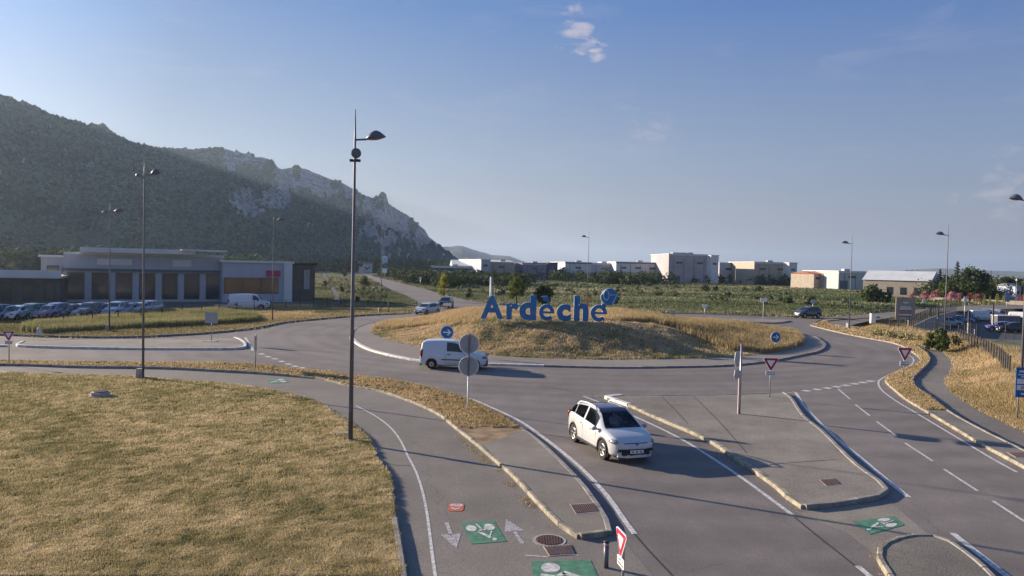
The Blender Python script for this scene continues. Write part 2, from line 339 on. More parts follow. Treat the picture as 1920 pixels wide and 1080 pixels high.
def tufts(name, x, y, z, h, w, tint, blades=3, spread=.05, lean=.45, seed=1):
    g = np.random.default_rng(seed); n = len(x); V = []; T = []
    for b in range(blades):
        a = g.uniform(0, 2 * np.pi, n); bx = x + g.normal(0, 1, n) * spread; by = y + g.normal(0, 1, n) * spread
        hh = h * g.uniform(.6, 1.15, n); ww = w * g.uniform(.7, 1.3, n); la = g.uniform(0, 2 * np.pi, n); ll = hh * lean * g.uniform(0, 1, n)
        v = np.empty((n, 3, 3)); dx = np.cos(a) * ww / 2; dy = np.sin(a) * ww / 2
        v[:, 0] = np.c_[bx - dx, by - dy, z - .01]; v[:, 1] = np.c_[bx + dx, by + dy, z - .01]; v[:, 2] = np.c_[bx + np.cos(la) * ll, by + np.sin(la) * ll, z + hh]
        V.append(v.reshape(-1, 3)); T.append(np.repeat(np.clip(tint + g.normal(0, .19, n), 0, 1), 3))
    V = np.concatenate(V); T = np.concatenate(T); f = np.arange(len(V)).reshape(-1, 3)
    return npmesh(name, V, f, T)
def stuff(name, me, mat, label=None):
    o = link(name, me, mat); o['kind'] = 'stuff'
    if label: o['label'] = label
    return o
def pxsample(n, box, z=0, seed=1, poly=None, excl=()):
    g = np.random.default_rng(seed); px = g.uniform(box[0], box[2], n); py = g.uniform(box[1], box[3], n)
    pts = np.array([P(a, b, z) for a, b in zip(px, py)]); k = np.ones(n, bool)
    if poly is not None: k &= inside(pts[:, 0], pts[:, 1], poly)
    for e in excl: k &= ~inside(pts[:, 0], pts[:, 1], e)
    return pts[k, 0], pts[k, 1]
def text_poly(txt, size, bold=0.0, depth=0.0):
    c = bpy.data.curves.new('txt', 'FONT'); c.body = txt; c.size = size; c.align_x = 'CENTER'; c.align_y = 'CENTER'; c.offset = bold; c.extrude = depth; c.resolution_u = 4; c.fill_mode = 'BOTH'
    o = bpy.data.objects.new('txt', c); COL.objects.link(o); dg = bpy.context.evaluated_depsgraph_get(); me = bpy.data.meshes.new_from_object(o.evaluated_get(dg))
    bpy.data.objects.remove(o); return me

# ================================================================ GROUND
PARK = G([(1722, 596), (1990, 592), (2080, 650), (1790, 648), (1738, 628)], -2)
def gz(x, y):
    d = pdist(x, y, PARK); d = np.where(inside(np.ravel(x), np.ravel(y), PARK).reshape(np.shape(x)), 0, d)
    return -2.0 * sm(1 - d / 14.0)
def gz1(x, y): return float(gz(np.array([x]), np.array([y]))[0])
xs = np.unique(np.concatenate([-np.geomspace(130, 12000, 22), np.linspace(-130, 35, 45), np.linspace(35, 160, 90), np.geomspace(160, 12000, 22)]))
ys = np.unique(np.concatenate([np.linspace(-400, 0, 5), np.linspace(0, 50, 20), np.linspace(50, 220, 120), np.geomspace(220, 12000, 30)]))
X, Y = np.meshgrid(xs, ys); Z = gz(X, Y); nx_, ny_ = len(xs), len(ys)
idx = np.arange(nx_ * ny_).reshape(ny_, nx_); fq = np.stack([idx[:-1, :-1], idx[:-1, 1:], idx[1:, 1:], idx[1:, :-1]], -1).reshape(-1, 4)
m_ground = M('dry_meadow', (.22, .19, .12), .95, .3, .05, 0, 3, c2=(.36, .31, .20), detail=10)
n_ = m_ground.node_tree   # second layer: greener scrub patches
z3 = n_.nodes.new('ShaderNodeTexNoise'); z3.inputs['Scale'].default_value = .03; z3.inputs['Detail'].default_value = 8
tcx = [q for q in n_.nodes if q.type == 'TEX_COORD'][0]; n_.links.new(tcx.outputs['Object'], z3.inputs['Vector'])
r3 = n_.nodes.new('ShaderNodeValToRGB'); r3.color_ramp.elements[0].position = .46; r3.color_ramp.elements[1].position = .58
mm = n_.nodes.new('ShaderNodeMixRGB'); mm.inputs[2].default_value = (.10, .115, .055, 1); b_ = n_.nodes['Principled BSDF']; old = b_.inputs['Base Color'].links[0].from_socket
n_.links.new(z3.outputs['Fac'], r3.inputs[0]); n_.links.new(r3.outputs[0], mm.inputs[0]); n_.links.new(old, mm.inputs[1]); n_.links.new(mm.outputs[0], b_.inputs['Base Color'])
tag(link('ground', npmesh('ground', np.c_[X.ravel(), Y.ravel(), Z.ravel()], fq), m_ground, smooth=True), kind='structure')

# ---------------------------------------------------------------- road sheet
lawn_edge = [(-600, 716), (-200, 704), (0, 702), (125, 705), (233, 708), (333, 715), (433, 723), (500, 733), (567, 747), (600, 760), (625, 777), (650, 792), (670, 807), (687, 822), (700, 848), (712, 872), (727, 890), (735, 927), (739, 977), (748, 1030), (756, 1080), (770, 1200), (800, 1400)]
LE = curve(G(lawn_edge), step=.6)
top_edge = [(-600, 652), (-200, 634), (0, 629), (80, 632), (225, 634), (325, 630), (400, 625), (475, 617), (537, 605), (592, 600), (655, 594), (705, 591), (752, 589), (774, 587), (782, 579), (775, 568), (760, 557), (730, 545), (692, 524), (672, 516), (650, 511)]
ne = [(690, 515), (730, 525), (780, 537), (855, 557), (905, 567), (950, 572)]
ring_b = [(6, 103), (18, 101.5)]
east = [(1240, 587), (1322, 588), (1435, 593), (1490, 596), (1532, 595), (1615, 590), (1672, 585), (1750, 578), (1900, 570), (2200, 562)]
rpath = [(2200, 575), (1900, 579), (1760, 585), (1690, 592), (1655, 598), (1620, 604), (1596, 611), (1600, 620), (1640, 630), (1680, 638), (1717, 648), (1745, 654), (1765, 661), (1783, 675), (1786, 690), (1777, 712), (1781, 732), (1815, 755), (1865, 782), (1920, 807), (2100, 895), (2500, 1100), (2900, 1400)]
RP = curve(G(rpath), step=.8)
road_poly = LE[::-1] + curve(G(top_edge), step=1.5) + curve(G(ne), step=2) + ring_b + curve(G(east), step=2) + RP
sheet('road', road_poly, .004, m_road)
ROAD = bpy.data.objects['road']
SIDE = G([(601, 512), (607, 512), (626, 533), (642, 556), (641, 573), (627, 573), (618, 545)])
sheet('side_lane', SIDE, .008, m_park)
# cycle paths
vlow = [(-600, 690), (-200, 687), (25, 686), (150, 690), (300, 692), (400, 697), (475, 701), (540, 706), (600, 712), (657, 725), (712, 735), (750, 747), (787, 761), (825, 780), (850, 800), (875, 820), (900, 840), (925, 862), (960, 892), (985, 919), (1025, 962), (1050, 987), (1070, 1004)]
VL = curve(G(vlow), step=.5)
pathp = VL + G([(1088, 1012), (1140, 1005), (1172, 1016), (1225, 1080), (1330, 1400)]) + LE[::-1]
sheet('cycle_path', pathp, .008, m_path)
vout = [(1547, 603), (1555, 607), (1575, 613), (1600, 620), (1640, 629), (1690, 641), (1717, 651), (1737, 664), (1742, 679), (1726, 697), (1711, 712), (1715, 727), (1740, 745), (1777, 774), (1840, 810), (1890, 835), (1920, 850), (2100, 938), (2500, 1150), (2900, 1430)]
VO = curve(G(vout), step=.5)
sheet('cycle_path', VO + RP[::-1][:-int(len(RP) * .42)] if False else VO + curve(G([(2900, 1400), (2500, 1100), (2100, 895), (1920, 807), (1865, 782), (1815, 755), (1781, 732), (1777, 712), (1786, 690), (1783, 675), (1765, 661), (1745, 654), (1717, 648), (1680, 638), (1640, 630), (1600, 619), (1590, 613)]), step=.8), .008, m_path)
# crossing between the splitter islands, pale worn asphalt
sheet('cycle_crossing', G([(1495, 962), (1665, 938), (1752, 1012), (1668, 1024), (1640, 1040), (1590, 1000)]), .008, m_isl)

# ---------------------------------------------------------------- raised verges, islands
vup = [(-600, 684), (-200, 680), (25, 679), (150, 681), (300, 682), (425, 683), (480, 686), (555, 694), (620, 700), (670, 707), (740, 716), (812, 731), (850, 742), (887, 756), (920, 772), (950, 790), (975, 806), (1000, 825), (1025, 847), (1050, 872), (1087, 912), (1112, 947), (1127, 970), (1139, 997)]
VU = curve(G(vup), step=.5)
verge = VU + G([(1138, 1004), (1110, 1009), (1086, 1011)]) + VL[::-1]
m_vergesoil = M('verge_soil', (.24, .17, .10), .95, .3, 2, .8, 20, c2=(.36, .25, .13))
sheet('verge', verge, .10, m_vergesoil, 0)
# paved end of the verge
pe = [q for q in VU if q[1] < P(975, 806)[1]] ; pl = [q for q in VL if q[1] < P(900, 838)[1]]
sheet('pavement', pe + G([(1138, 1004), (1110, 1009), (1086, 1011)]) + pl[::-1], .106, m_isl)
kA, kB = MB(), MB()
kerb(kA, curve(G(vlow[7:] + [(1086, 1011)]), step=.3), .13, 0, .118)
kerb(kA, curve(G([(1086, 1011), (1112, 1009), (1137, 1004)]), step=.3), .17, 0, .14)
kerb(kB, curve(G([(970, 803)] + vup[17:] + [(1138, 1004)]), step=.3), .16, 0, .115, side=.05)
kerb(kB, curve(G(vup[:17]), step=.5), .12, 0, .07)
kerb(kB, curve(G(vlow[:8]), step=.5), .15, 0, .15)
# right verge
vin = [(1520, 611), (1572, 624), (1620, 634), (1665, 642), (1692, 650), (1712, 662), (1725, 672), (1724, 682), (1705, 691), (1682, 700), (1664, 709), (1662, 717), (1677, 732), (1702, 752), (1732, 770), (1790, 805), (1840, 835), (1890, 862), (1920, 878), (2100, 975), (2500, 1200), (2900, 1500)]
VI = curve(G(vin), step=.4)
sheet('verge', VI + VO[::-1] + G([(1575, 600), (1645, 596), (1645, 593), (1545, 600)]), .10, m_vergesoil, 0)
pe2 = [q for q in VI if q[1] < P(1735, 772)[1]]; pl2 = [q for q in VO if q[1] < P(1772, 771)[1]]
sheet('pavement', pe2 + pl2[::-1], .106, m_isl)
kerb(kA, VI, .13, 0, .118); kerb(kB, VO, .12, 0, .14)
kerb(kB, curve(G([(1520, 611), (1545, 600), (1645, 594)]), step=1), .18, 0, .13)
# big splitter island
isl = [(1135, 748), (1160, 746), (1250, 746), (1345, 745), (1440, 742), (1469, 740), (1480, 747), (1507, 785), (1540, 812), (1565, 837), (1595, 868), (1615, 885), (1642, 904), (1660, 917), (1662, 928), (1643, 936), (1600, 944), (1540, 953), (1508, 955), (1493, 948), (1457, 915), (1387, 867), (1327, 827), (1237, 788), (1180, 762)]
IS = curve(G(isl), True, .5)
sheet('traffic_island', IS, .12, m_isl, 0)
kerb(kA, curve(G([(1508, 955), (1493, 948), (1457, 915), (1387, 867), (1327, 827), (1237, 788), (1180, 762)]), step=.5), .20, 0, .126)
kerb(kB, curve(G([(1469, 740), (1480, 747), (1507, 785), (1540, 812), (1565, 837), (1595, 868), (1615, 885), (1642, 904), (1660, 917), (1662, 928), (1643, 936), (1600, 944), (1540, 953), (1508, 955)]), step=.5), .16, 0, .145)
kW = MB(); kerb(kW, curve(G([(1180, 762), (1150, 752), (1136, 747), (1165, 745)]), step=.3), .28, 0, .15)
kerb(kB, curve(G([(1165, 745), (1250, 745), (1345, 744), (1440, 741), (1469, 739)]), step=1), .12, 0, .13)
# small bean island at the bottom right
bean = [(1647, 1044), (1655, 1031), (1680, 1018), (1711, 1012), (1749, 1012), (1775, 1019), (1800, 1036), (1833, 1062), (1862, 1090), (1900, 1140), (1960, 1250), (1800, 1260), (1710, 1140), (1680, 1100), (1660, 1072)]
BN = curve(G(bean), True, .3)
m_pebble = asphalt('pebble_infill', (.20, .18, .15), patch=.3, speck=.8)
sheet('traffic_island', BN, .11, m_pebble, 0)
kerb(kA, curve(G([(1800, 1260), (1710, 1140), (1680, 1100), (1660, 1072), (1647, 1044), (1655, 1031), (1680, 1018), (1711, 1012)]), step=.3), .13, 0, .135, stone=.5)
kerb(kB, curve(G([(1711, 1012), (1749, 1012), (1775, 1019), (1800, 1036), (1833, 1062), (1862, 1090), (1900, 1140), (1960, 1250)]), step=.3), .13, 0, .135, stone=.5)
# left arm island
lis = [(34, 650), (42, 643), (120, 640), (250, 638), (350, 637), (440, 635), (452, 640), (460, 649), (450, 655), (330, 656), (200, 655), (100, 653)]
LI = curve(G(lis), True, .7)
sheet('traffic_island', LI, .12, m_isl, 0)
kerb(kW, curve(G([(44, 643), (34, 650), (100, 653), (200, 655), (330, 656), (450, 655), (460, 649), (452, 640), (440, 635)]), step=.7), .2, 0, .16)
kerb(kB, curve(G([(440, 635), (350, 637), (250, 638), (120, 640), (44, 643)]), step=2), .14, 0, .13)
kerb(kW, curve(G([(-300, 652), (-60, 650), (12, 650)]), step=2), .3, 0, .13)
# far kerb of the left arm and of the ring
kerb(kB, curve(G(top_edge[:13]), step=1.5), .2, 0, .17)
kerb(kB, curve(G([(1240, 588), (1322, 589), (1435, 594), (1490, 597)]), step=2), .2, 0, .12)
sheet('traffic_island', curve(G([(1335, 600), (1400, 600), (1470, 601), (1482, 603), (1445, 607), (1380, 604)]), True, 1), .12, m_isl, 0)
kerb(kB, curve(G([(1335, 600), (1380, 604), (1445, 607), (1482, 603)]), step=2), .2, 0, .16)
# lawn
LAWN = LE + G([(400, 1600), (-1200, 1600), (-1600, 760)])
m_soil = M('lawn_soil', (.16, .13, .07), .95, .3, 1.2, 1, 25, c2=(.27, .22, .12), detail=9)
sheet('lawn', LAWN, .07, m_soil, 0)
kerb(kB, [q for q in offs(LE, 0) if q[1] < P(737, 975)[1]], .14, 0, .13)
# ---------------------------------------------------------------- central island: kerb, apron, mound
kl = G([(750, 600), (717, 603), (680, 610), (662, 620), (657, 634), (672, 648), (700, 660), (750, 672), (795, 679), (900, 684), (1020, 688), (1150, 691), (1250, 690), (1360, 687), (1440, 679), (1500, 668), (1535, 660), (1548, 650), (1541, 640), (1515, 629)]) + [(27.5, 82), (21, 90), (12, 94), (0, 94), (-8, 90)]
KL = curve(kl, True, .8)
sheet('island_apron', KL, .09, m_apron, 0)
def seg(px0, px1, src):
    return src
kw_line = curve(kl[4:11], step=.5)
kerb(kW, kw_line, .32, 0, .13, side=.1)
kerb(kB, curve(kl[10:25] + kl[:5], step=.5), .28, 0, .12, side=.1)
gl = G([(758, 604), (722, 609), (701, 617), (698, 624), (706, 631), (730, 640), (760, 647), (795, 655), (850, 662), (905, 666), (960, 671), (1110, 676), (1260, 675), (1360, 671), (1440, 664), (1490, 654), (1505, 646), (1500, 636), (1477, 625)]) + [(23, 80), (17, 87), (9, 90), (0, 90), (-6.5, 86)]
GL = curve(gl, True, .8)
def mound_h(x, y):
    d = pdist(x, y, GL); ins = inside(np.ravel(x), np.ravel(y), GL).reshape(np.shape(x))
    Hh = 1.82 - 1.0 * sm((x - 7) / 12) - 1.0 * sm((-x - 2.5) / 7)
    back = sm((88 - y) / 14)
    h = (Hh * back + .25) * sm(d / 8.6) ** .95 + .05 * (vn(x, y, .9, 3) - .5) + .14 * (vn(x, y, 3.1, 5) - .5) * sm(d / 2)
    return np.where(ins, .09 + np.maximum(h, 0), -.3)
gx = np.arange(-17, 31, .3); gy = np.arange(47, 92, .3); X, Y = np.meshgrid(gx, gy); Z = mound_h(X, Y)
idx = np.arange(X.size).reshape(X.shape); fq = np.stack([idx[:-1, :-1], idx[:-1, 1:], idx[1:, 1:], idx[1:, :-1]], -1).reshape(-1, 4)
fq = fq[(Z.ravel()[fq] > 0).any(1)]
m_msoil = M('mound_soil', (.20, .155, .075), .95, .35, .9, 1, 12, c2=(.37, .26, .12), detail=9)
tag(link('mound', npmesh('mound', np.c_[X.ravel(), Y.ravel(), Z.ravel()], fq), m_msoil, smooth=True), kind='structure')
def mz(x, y): return float(mound_h(np.array([x]), np.array([y]))[0])
for mb, mt in ((kA, m_kerb), (kB, m_kerbd), (kW, m_kerbw)): tag(mb.build('kerb', mt), kind='structure')
# parking lot
sheet('parking_lot', curve(PARK, True, 4), -1.99, m_park)

# ---------------------------------------------------------------- painted markings
m_seamtar = M('tar_seal', (.055, .05, .05), .6, .3, 6)
mk = MB(); ZM = .013
def pl_(pts, w, z=ZM): ribbon(mk, curve(G(pts), step=.5), w, z)
pl_([(812, 730), (850, 740), (882, 748), (925, 766), (975, 790), (1025, 825), (1075, 865), (1100, 888), (1137, 928), (1175, 982), (1190, 1002)], .15)
pl_([(1093, 743), (1112, 750), (1175, 775), (1237, 803), (1285, 828), (1370, 882), (1410, 910), (1487, 967)], .13)
pl_([(1093, 743), (1160, 743), (1345, 742), (1470, 738), (1490, 735)], .07)
pl_([(1492, 736), (1507, 760), (1535, 791), (1572, 825), (1615, 860), (1672, 908), (1704, 933)], .17)
pl_([(1700, 664), (1712, 672), (1710, 683), (1690, 694), (1665, 704), (1648, 715), (1652, 730), (1677, 750), (1715, 773), (1790, 818), (1865, 863), (1907, 886)], .11)
for a, b in (((1572, 730), (1594, 749)), ((1604, 759), (1631, 780)), ((1644, 791), (1680, 817)), ((1697, 831), (1749, 865)), ((1770, 880), (1833, 921)), ((1862, 940), (1925, 981))): pl_([a, b], .10)
pl_([(1786, 1000), (1820, 1027), (1887, 1080), (1950, 1130)], .17); pl_([(1608, 1062), (1632, 1082), (1680, 1130)], .15)
for i, (a, b) in enumerate([(1512, 733), (1532, 730.5), (1551.5, 728), (1569, 725.5), (1586, 723), (1603, 720), (1618, 717.5), (1632, 715)]): pl_([(a - 4.6, b + .7), (a + 4.6, b - .7)], .42)
pl_([(460, 633), (466, 643), (475, 658)], .2)
for a, b in [(487, 663), (499, 668), (512, 672), (525, 677), (537, 682), (550, 686), (563, 689)]: pl_([(a, b), (a + 7, b + 2)], .35)
pl_([(667, 761), (700, 778), (730, 800), (750, 825), (765, 856), (780, 885), (793, 925), (801, 965), (805, 995), (812, 1052), (818, 1090)], .075)
pl_([(0, 696), (13, 697)], .15)
pl_([(1046, 1038), (1085, 1042)], .05); pl_([(985, 1042), (1028, 1045)], .05)
pl_([(1010, 725), (1060, 733), (1095, 743)], .05) if False else None
pl_([(-300, 667), (100, 668), (330, 672), (450, 673)], .03)
mk.build('lane_marking', m_paint, ROAD)
jn = MB()
def joint(pts, w, z): ribbon(jn, curve(G(pts), step=.4), w, z)
for q in ([(1190, 1003), (1215, 1032), (1262, 1082), (1330, 1160)], [(1489, 970), (1520, 996), (1598, 1058), (1640, 1095)], [(1010, 724), (1060, 732), (1092, 742)], [(712, 868), (745, 873), (775, 874)]): joint(q, .035, .0125)
for q in ([(1425, 881), (1460, 876), (1500, 873), (1568, 868)], [(1300, 747), (1352, 800), (1400, 856)], [(1240, 748), (1262, 770), (1290, 800)]): joint(q, .03, .1245)
jn.build('tar_joint', m_seamtar, ROAD)
# grit swept against the kerbs
g_ = np.random.default_rng(4); gl_ = [curve(G(q), step=.25) for q in ([(1180, 768), (1237, 795), (1327, 834), (1387, 874), (1457, 922), (1493, 955)], [(870, 826), (925, 870), (985, 930), (1050, 998)], [(1661, 720), (1702, 756), (1790, 810), (1890, 866)], [(1490, 745), (1540, 818), (1600, 884), (1655, 925)], [(1650, 1050), (1665, 1085), (1700, 1130)])]
gx_ = np.concatenate([np.repeat([p[0] for p in l], 12) for l in gl_]); gy_ = np.concatenate([np.repeat([p[1] for p in l], 12) for l in gl_]); gx_ = gx_ + g_.normal(0, .13, len(gx_)); gy_ = gy_ + g_.normal(0, .13, len(gx_))
stuff('grit', tufts('grit', gx_, gy_, np.full(len(gx_), .012), np.full(len(gx_), .012), np.full(len(gx_), .03), g_.uniform(.2, .9, len(gx_)), 1, .02, 1.5), m_dry, 'grit and dry leaf litter swept against the kerbs')
# bicycle panels
def quadmap(q):   # map unit square to a ground quad given in clockwise order from far-left
    w = G(q)
    def f(u, v):
        a = [(1 - u) * w[0][k] + u * w[1][k] for k in (0, 1)]; b = [(1 - u) * w[3][k] + u * w[2][k] for k in (0, 1)]
        return ((1 - v) * a[0] + v * b[0], (1 - v) * a[1] + v * b[1])
    return f
bike = MB(); panel = MB()
def bike_panel(q, flip=0):
    f0 = quadmap(q)
    f = [lambda u, v: f0(u, v), lambda u, v: f0(1 - v, u), lambda u, v: f0(v, u)][flip]
    n = 6
    def patch(mb, pts, z):
        mb.add([(*f(*p), z) for p in pts], [tuple(range(len(pts)))])
    patch(panel, [(0, 0), (1, 0), (1, 1), (0, 1)] if flip == 0 else [(0, 0), (1, 0), (1, 1), (0, 1)], .016)
    def disc(cx, cy, r, ry=None):
        ry = ry or r; patch(bike, [(cx + r * math.cos(t * math.pi / 9), cy + ry * math.sin(t * math.pi / 9)) for t in range(18)], .021)
    def bar(a, b, w, w2=None):
        w2 = w2 or w; dx, dy = b[0] - a[0], b[1] - a[1]; l = math.hypot(dx, dy); nx, ny = -dy / l, dx / l
        patch(bike, [(a[0] + nx * w, a[1] + ny * w), (b[0] + nx * w2, b[1] + ny * w2), (b[0] - nx * w2, b[1] - ny * w2), (a[0] - nx * w, a[1] - ny * w)], .0215)
    disc(.22, .30, .155); disc(.76, .30, .155)
    bar((.42, .12), (.50, .36), .03); bar((.50, .36), (.40, .50), .03, .045); bar((.50, .40), (.60, .42), .025); bar((.60, .42), (.62, .30), .02)
    bar((.38, .48), (.62, .80), .055, .04); bar((.62, .72), (.76, .50), .02); disc(.70, .88, .065)
bike_panel([(864, 982), (926, 977), (950, 1016), (884, 1021)])
bike_panel([(996, 1054), (1107, 1051), (1135, 1112), (1004, 1118)], 2)
bike_panel([(1599, 979), (1675, 969), (1696, 985), (1631, 1003)], 1)
bike_panel([(498, 713), (536, 710), (544, 717), (508, 720)], 1)
for mb in (bike, panel):
    mb.f = [f if _area([mb.v[i][:2] for i in f]) > 0 else f[::-1] for f in mb.f]
panel.build('bicycle_panel', m_green, ROAD); bike.build('bicycle_symbol', m_paint, ROAD)
ar = MB()
def arrow(tail, tip, w=.05):
    a, b = P(*tail), P(*tip); d = Vector((b[0] - a[0], b[1] - a[1])); l = d.length; d /= l; n = Vector((-d.y, d.x)); A = Vector(a)
    pts = [A + n * w, A + d * l * .5 + n * w, A + d * l * .48 + n * .25, A + d * l, A + d * l * .48 - n * .25, A + d * l * .5 - n * w, A - n * w]
    b = len(ar.v); ar.add([(p.x, p.y, ZM) for p in pts], [(0, 6, 5, 1), (2, 4, 3)])
arrow((837, 980), (856, 1029)); arrow((980, 1020), (949, 974))
m_wornp = M('worn_paint', (.28, .26, .26), .8, .3, 30, c2=(.55, .53, .54), contrast=(.4, .62), detail=8)
ar.build('arrow_marking', m_wornp, ROAD)
bd = MB()
bx, by = P(855, 952)
def rr(w, h, r, cx=0, cy=0):
    out = []
    for k, (sx, sy) in enumerate([(1, 1), (-1, 1), (-1, -1), (1, -1)]):
        for t in range(5):
            a = math.pi / 2 * k + t * math.pi / 8; out.append((cx + sx * (w / 2 - r) + r * math.cos(a), cy + sy * (h / 2 - r) + r * math.sin(a)))
    return out
bd.prism(rr(.42, .62, .1), (bx, by, .014), (1, 0, 0), (0, 1, 0), .006)
bd.prism(rr(.34, .20, .08, 0, .16), (bx, by, .018), (1, 0, 0), (0, 1, 0), .006, mi=1)
for dx in (-.07, 0, .07): bd.prism(rr(.045, .06, .01, dx, .16), (bx, by, .0215), (1, 0, 0), (0, 1, 0), .005, mi=0)
bd.prism([(-.14, -.06), (-.09, -.04), (0, -.12), (.09, -.04), (.14, -.06), (0, -.19)], (bx, by, .018), (1, 0, 0), (0, 1, 0), .006, mi=1)
m_or = M('route_badge_orange', (.50, .13, .07), .7, .15, 12)
bd.build('route_badge', [m_or, m_paint], ROAD)

# manholes and grates
def ground_box(pts, z0, z1, mat, name, label, cat, ribs=0, grp=None):
    w = G(pts); c = (sum(p[0] for p in w) / 4, sum(p[1] for p in w) / 4); t = thing(name, label, cat, (*c, 0), 0, grp)
    b = MB(); q = [(p[0] - c[0], p[1] - c[1]) for p in w]
    if _area(q) < 0: q = q[::-1]
    b.prism([(x * 1.0, y * 1.0) for x, y in q], (0, 0, (z0 + z1) / 2), (1, 0, 0), (0, 1, 0), z1 - z0)
    b.build('frame', m_conc if ribs else mat, t)
    s = MB(); k = ribs or 8
    for i in range(k):
        u0, u1 = (i + .25) / k, (i + .85) / k
        def lp(u, v): return tuple((1 - v) * ((1 - u) * q[0][a] + u * q[1][a]) + v * ((1 - u) * q[3][a] + u * q[2][a]) for a in (0, 1))
        pp = [lp(u0, .08), lp(u1, .08), lp(u1, .92), lp(u0, .92)]
        s.add([(x, y, z1 + .012) for x, y in pp] + [(x, y, z1 + .001) for x, y in pp], [(0, 1, 2, 3), (0, 4, 5, 1), (1, 5, 6, 2), (2, 6, 7, 3), (3, 7, 4, 0)])
    s.build('bars', m_iron, t); return t
ground_box([(1068, 953), (1112, 950), (1123, 968), (1080, 972)], .10, .112, m_iron, 'drain_grate', 'rusty ribbed drain grate at the paved tip of the near verge', 'drain grate', 12)
ground_box([(1018, 1025), (1070, 1022), (1078, 1041), (1030, 1044)], .0, .02, m_conc, 'drain_grate', 'square grate with a broken concrete rim beside the round manhole', 'drain grate', 9)
ground_box([(1535, 906), (1564, 904), (1577, 916), (1549, 919)], .11, .125, m_iron, 'drain_grate', 'rusty square cover set in the large paved traffic island', 'drain cover', 7)
ground_box([(1888, 854), (1925, 852), (1945, 862), (1905, 864)], .10, .115, m_iron, 'drain_grate', 'dark grate cut into the yellowish kerb at the right edge', 'drain grate', 7)
mhx, mhy = P(1030, 1014); t = thing('manhole_cover', 'round iron manhole cover on the cycle path below the green bicycle panel', 'manhole cover', (mhx, mhy, 0))
b = MB(); b.tube([(0, 0, 0), (0, 0, .018)], .40, 28); b.build('frame', m_conc, t)
b = MB(); b.tube([(0, 0, .0185), (0, 0, .026)], .32, 28)
for i in range(-4, 5):
    hl = math.sqrt(.30 ** 2 - (i * .065) ** 2); b.box((i * .065, 0, .029), (.025, hl * 2, .008))
b.build('lid', m_iron, t)
rx, ry = P(188, 747); t = thing('concrete_ring', 'round raised concrete shaft ring with a dark lid, alone on the lawn', 'shaft ring', (rx, ry, .05))
b = MB(); n = 28; 
for r0, r1, z0, z1 in ((.52, .46, 0, .10), (.40, .40, .10, .26)): b.tube([(0, 0, z0), (0, 0, z1)], [r0, r1], n)
b.build('ring', m_conc, t); b = MB(); b.tube([(0, 0, .262), (0, 0, .29)], [.34, .30], n); b.build('lid', m_dark, t)
sx_, sy_ = P(641, 817); t = thing('stone_slab', 'flat grey stone slab lying in the grass beside the tall near lamp post', 'stone', (sx_, sy_, .07))
b = MB(); b.prism([(-.32, -.12), (-.1, -.2), (.28, -.14), (.36, .05), (.2, .18), (-.2, .2)], (0, 0, .03), (1, 0, 0), (0, 1, 0), .08); b.build('slab', m_conc, t)
fx, fy = P(73, 630)
t = tag(MB().build('x', None), 'x'); bpy.data.objects.remove(t)
t = thing('boundary_stone', 'small white rounded stone marker where the left road kerb begins', 'marker stone', (fx, fy, 0))
b = MB(); b.box((0, 0, .3), (.34, .3, .6), taper=.8); b.ellipsoid((0, 0, .6), (.14, .12, .12)); b.build('stone', m_kerbw, t)

# ================================================================ GRASS
def lawn_tint(x, y, s=0):
    return np.clip(.45 + .6 * (fbm(x, y, 7, s) - .5) + .55 * (fbm(x, y, 1.1, s + 9) - .5) + .25 * (vn(x, y, .35, s + 4) - .5) * 2, 0, 1)
LA = LAWN
g = R0
x, y = pxsample(300000, (-60, 698, 772, 1090), seed=3, poly=LA)
keep = vn(x, y, .17, 77) + .6 * g.random(len(x)) > .50; x, y = x[keep], y[keep]
d = np.clip(y, 11, 45)
stuff('lawn_grass', tufts('lawn_grass', x, y, np.full(len(x), .07), .035 + .0012 * d + .05 * fbm(x, y, .25, 8), .012 + .0016 * d, lawn_tint(x, y), 3, .035, .9), m_lawn, 'mown half-dry lawn in the left foreground')
x, y = pxsample(75000, (-60, 676, 1150, 850), seed=4, poly=VU + VL[::-1])
gm = (y > P(975, 806)[1] + .6 * (vn(x, y, .5, 3) - .5)); x, y = x[gm], y[gm]
x2, y2 = pxsample(42000, (1515, 595, 1790, 790), seed=5, poly=VI + VO[::-1]); gm = y2 > P(1735, 772)[1]; x2, y2 = x2[gm], y2[gm]
x = np.r_[x, x2]; y = np.r_[y, y2]
stuff('verge_grass', tufts('verge_grass', x, y, np.full(len(x), .10), .04 + .0012 * y + .03 * vn(x, y, .4, 2), .015 + .0016 * y, np.clip(.55 + .6 * (fbm(x, y, 2.5, 3) - .5) + .3 * (vn(x, y, .3, 1) - .5), 0, 1), 3, .04, .9), m_dry, 'scorched short grass on the narrow verges')
# weeds rooted along the sunlit-toned kerb
ed = curve(G([(860, 815), (900, 850), (940, 885), (975, 918), (1015, 962)]), step=.1); ex = np.repeat([p[0] for p in ed], 9) + g.normal(0, .07, len(ed) * 9) - .1; ey = np.repeat([p[1] for p in ed], 9) + g.normal(0, .07, len(ed) * 9) - .1
k_ = vn(ex, ey, .5, 5) > .45; ex, ey = ex[k_], ey[k_]
stuff('kerb_weeds', tufts('kerb_weeds', ex, ey, np.full(len(ex), .0), .06, .03, g.uniform(.1, .6, len(ex)), 2), m_dry, 'low weeds growing along the kerb of the cycle path')
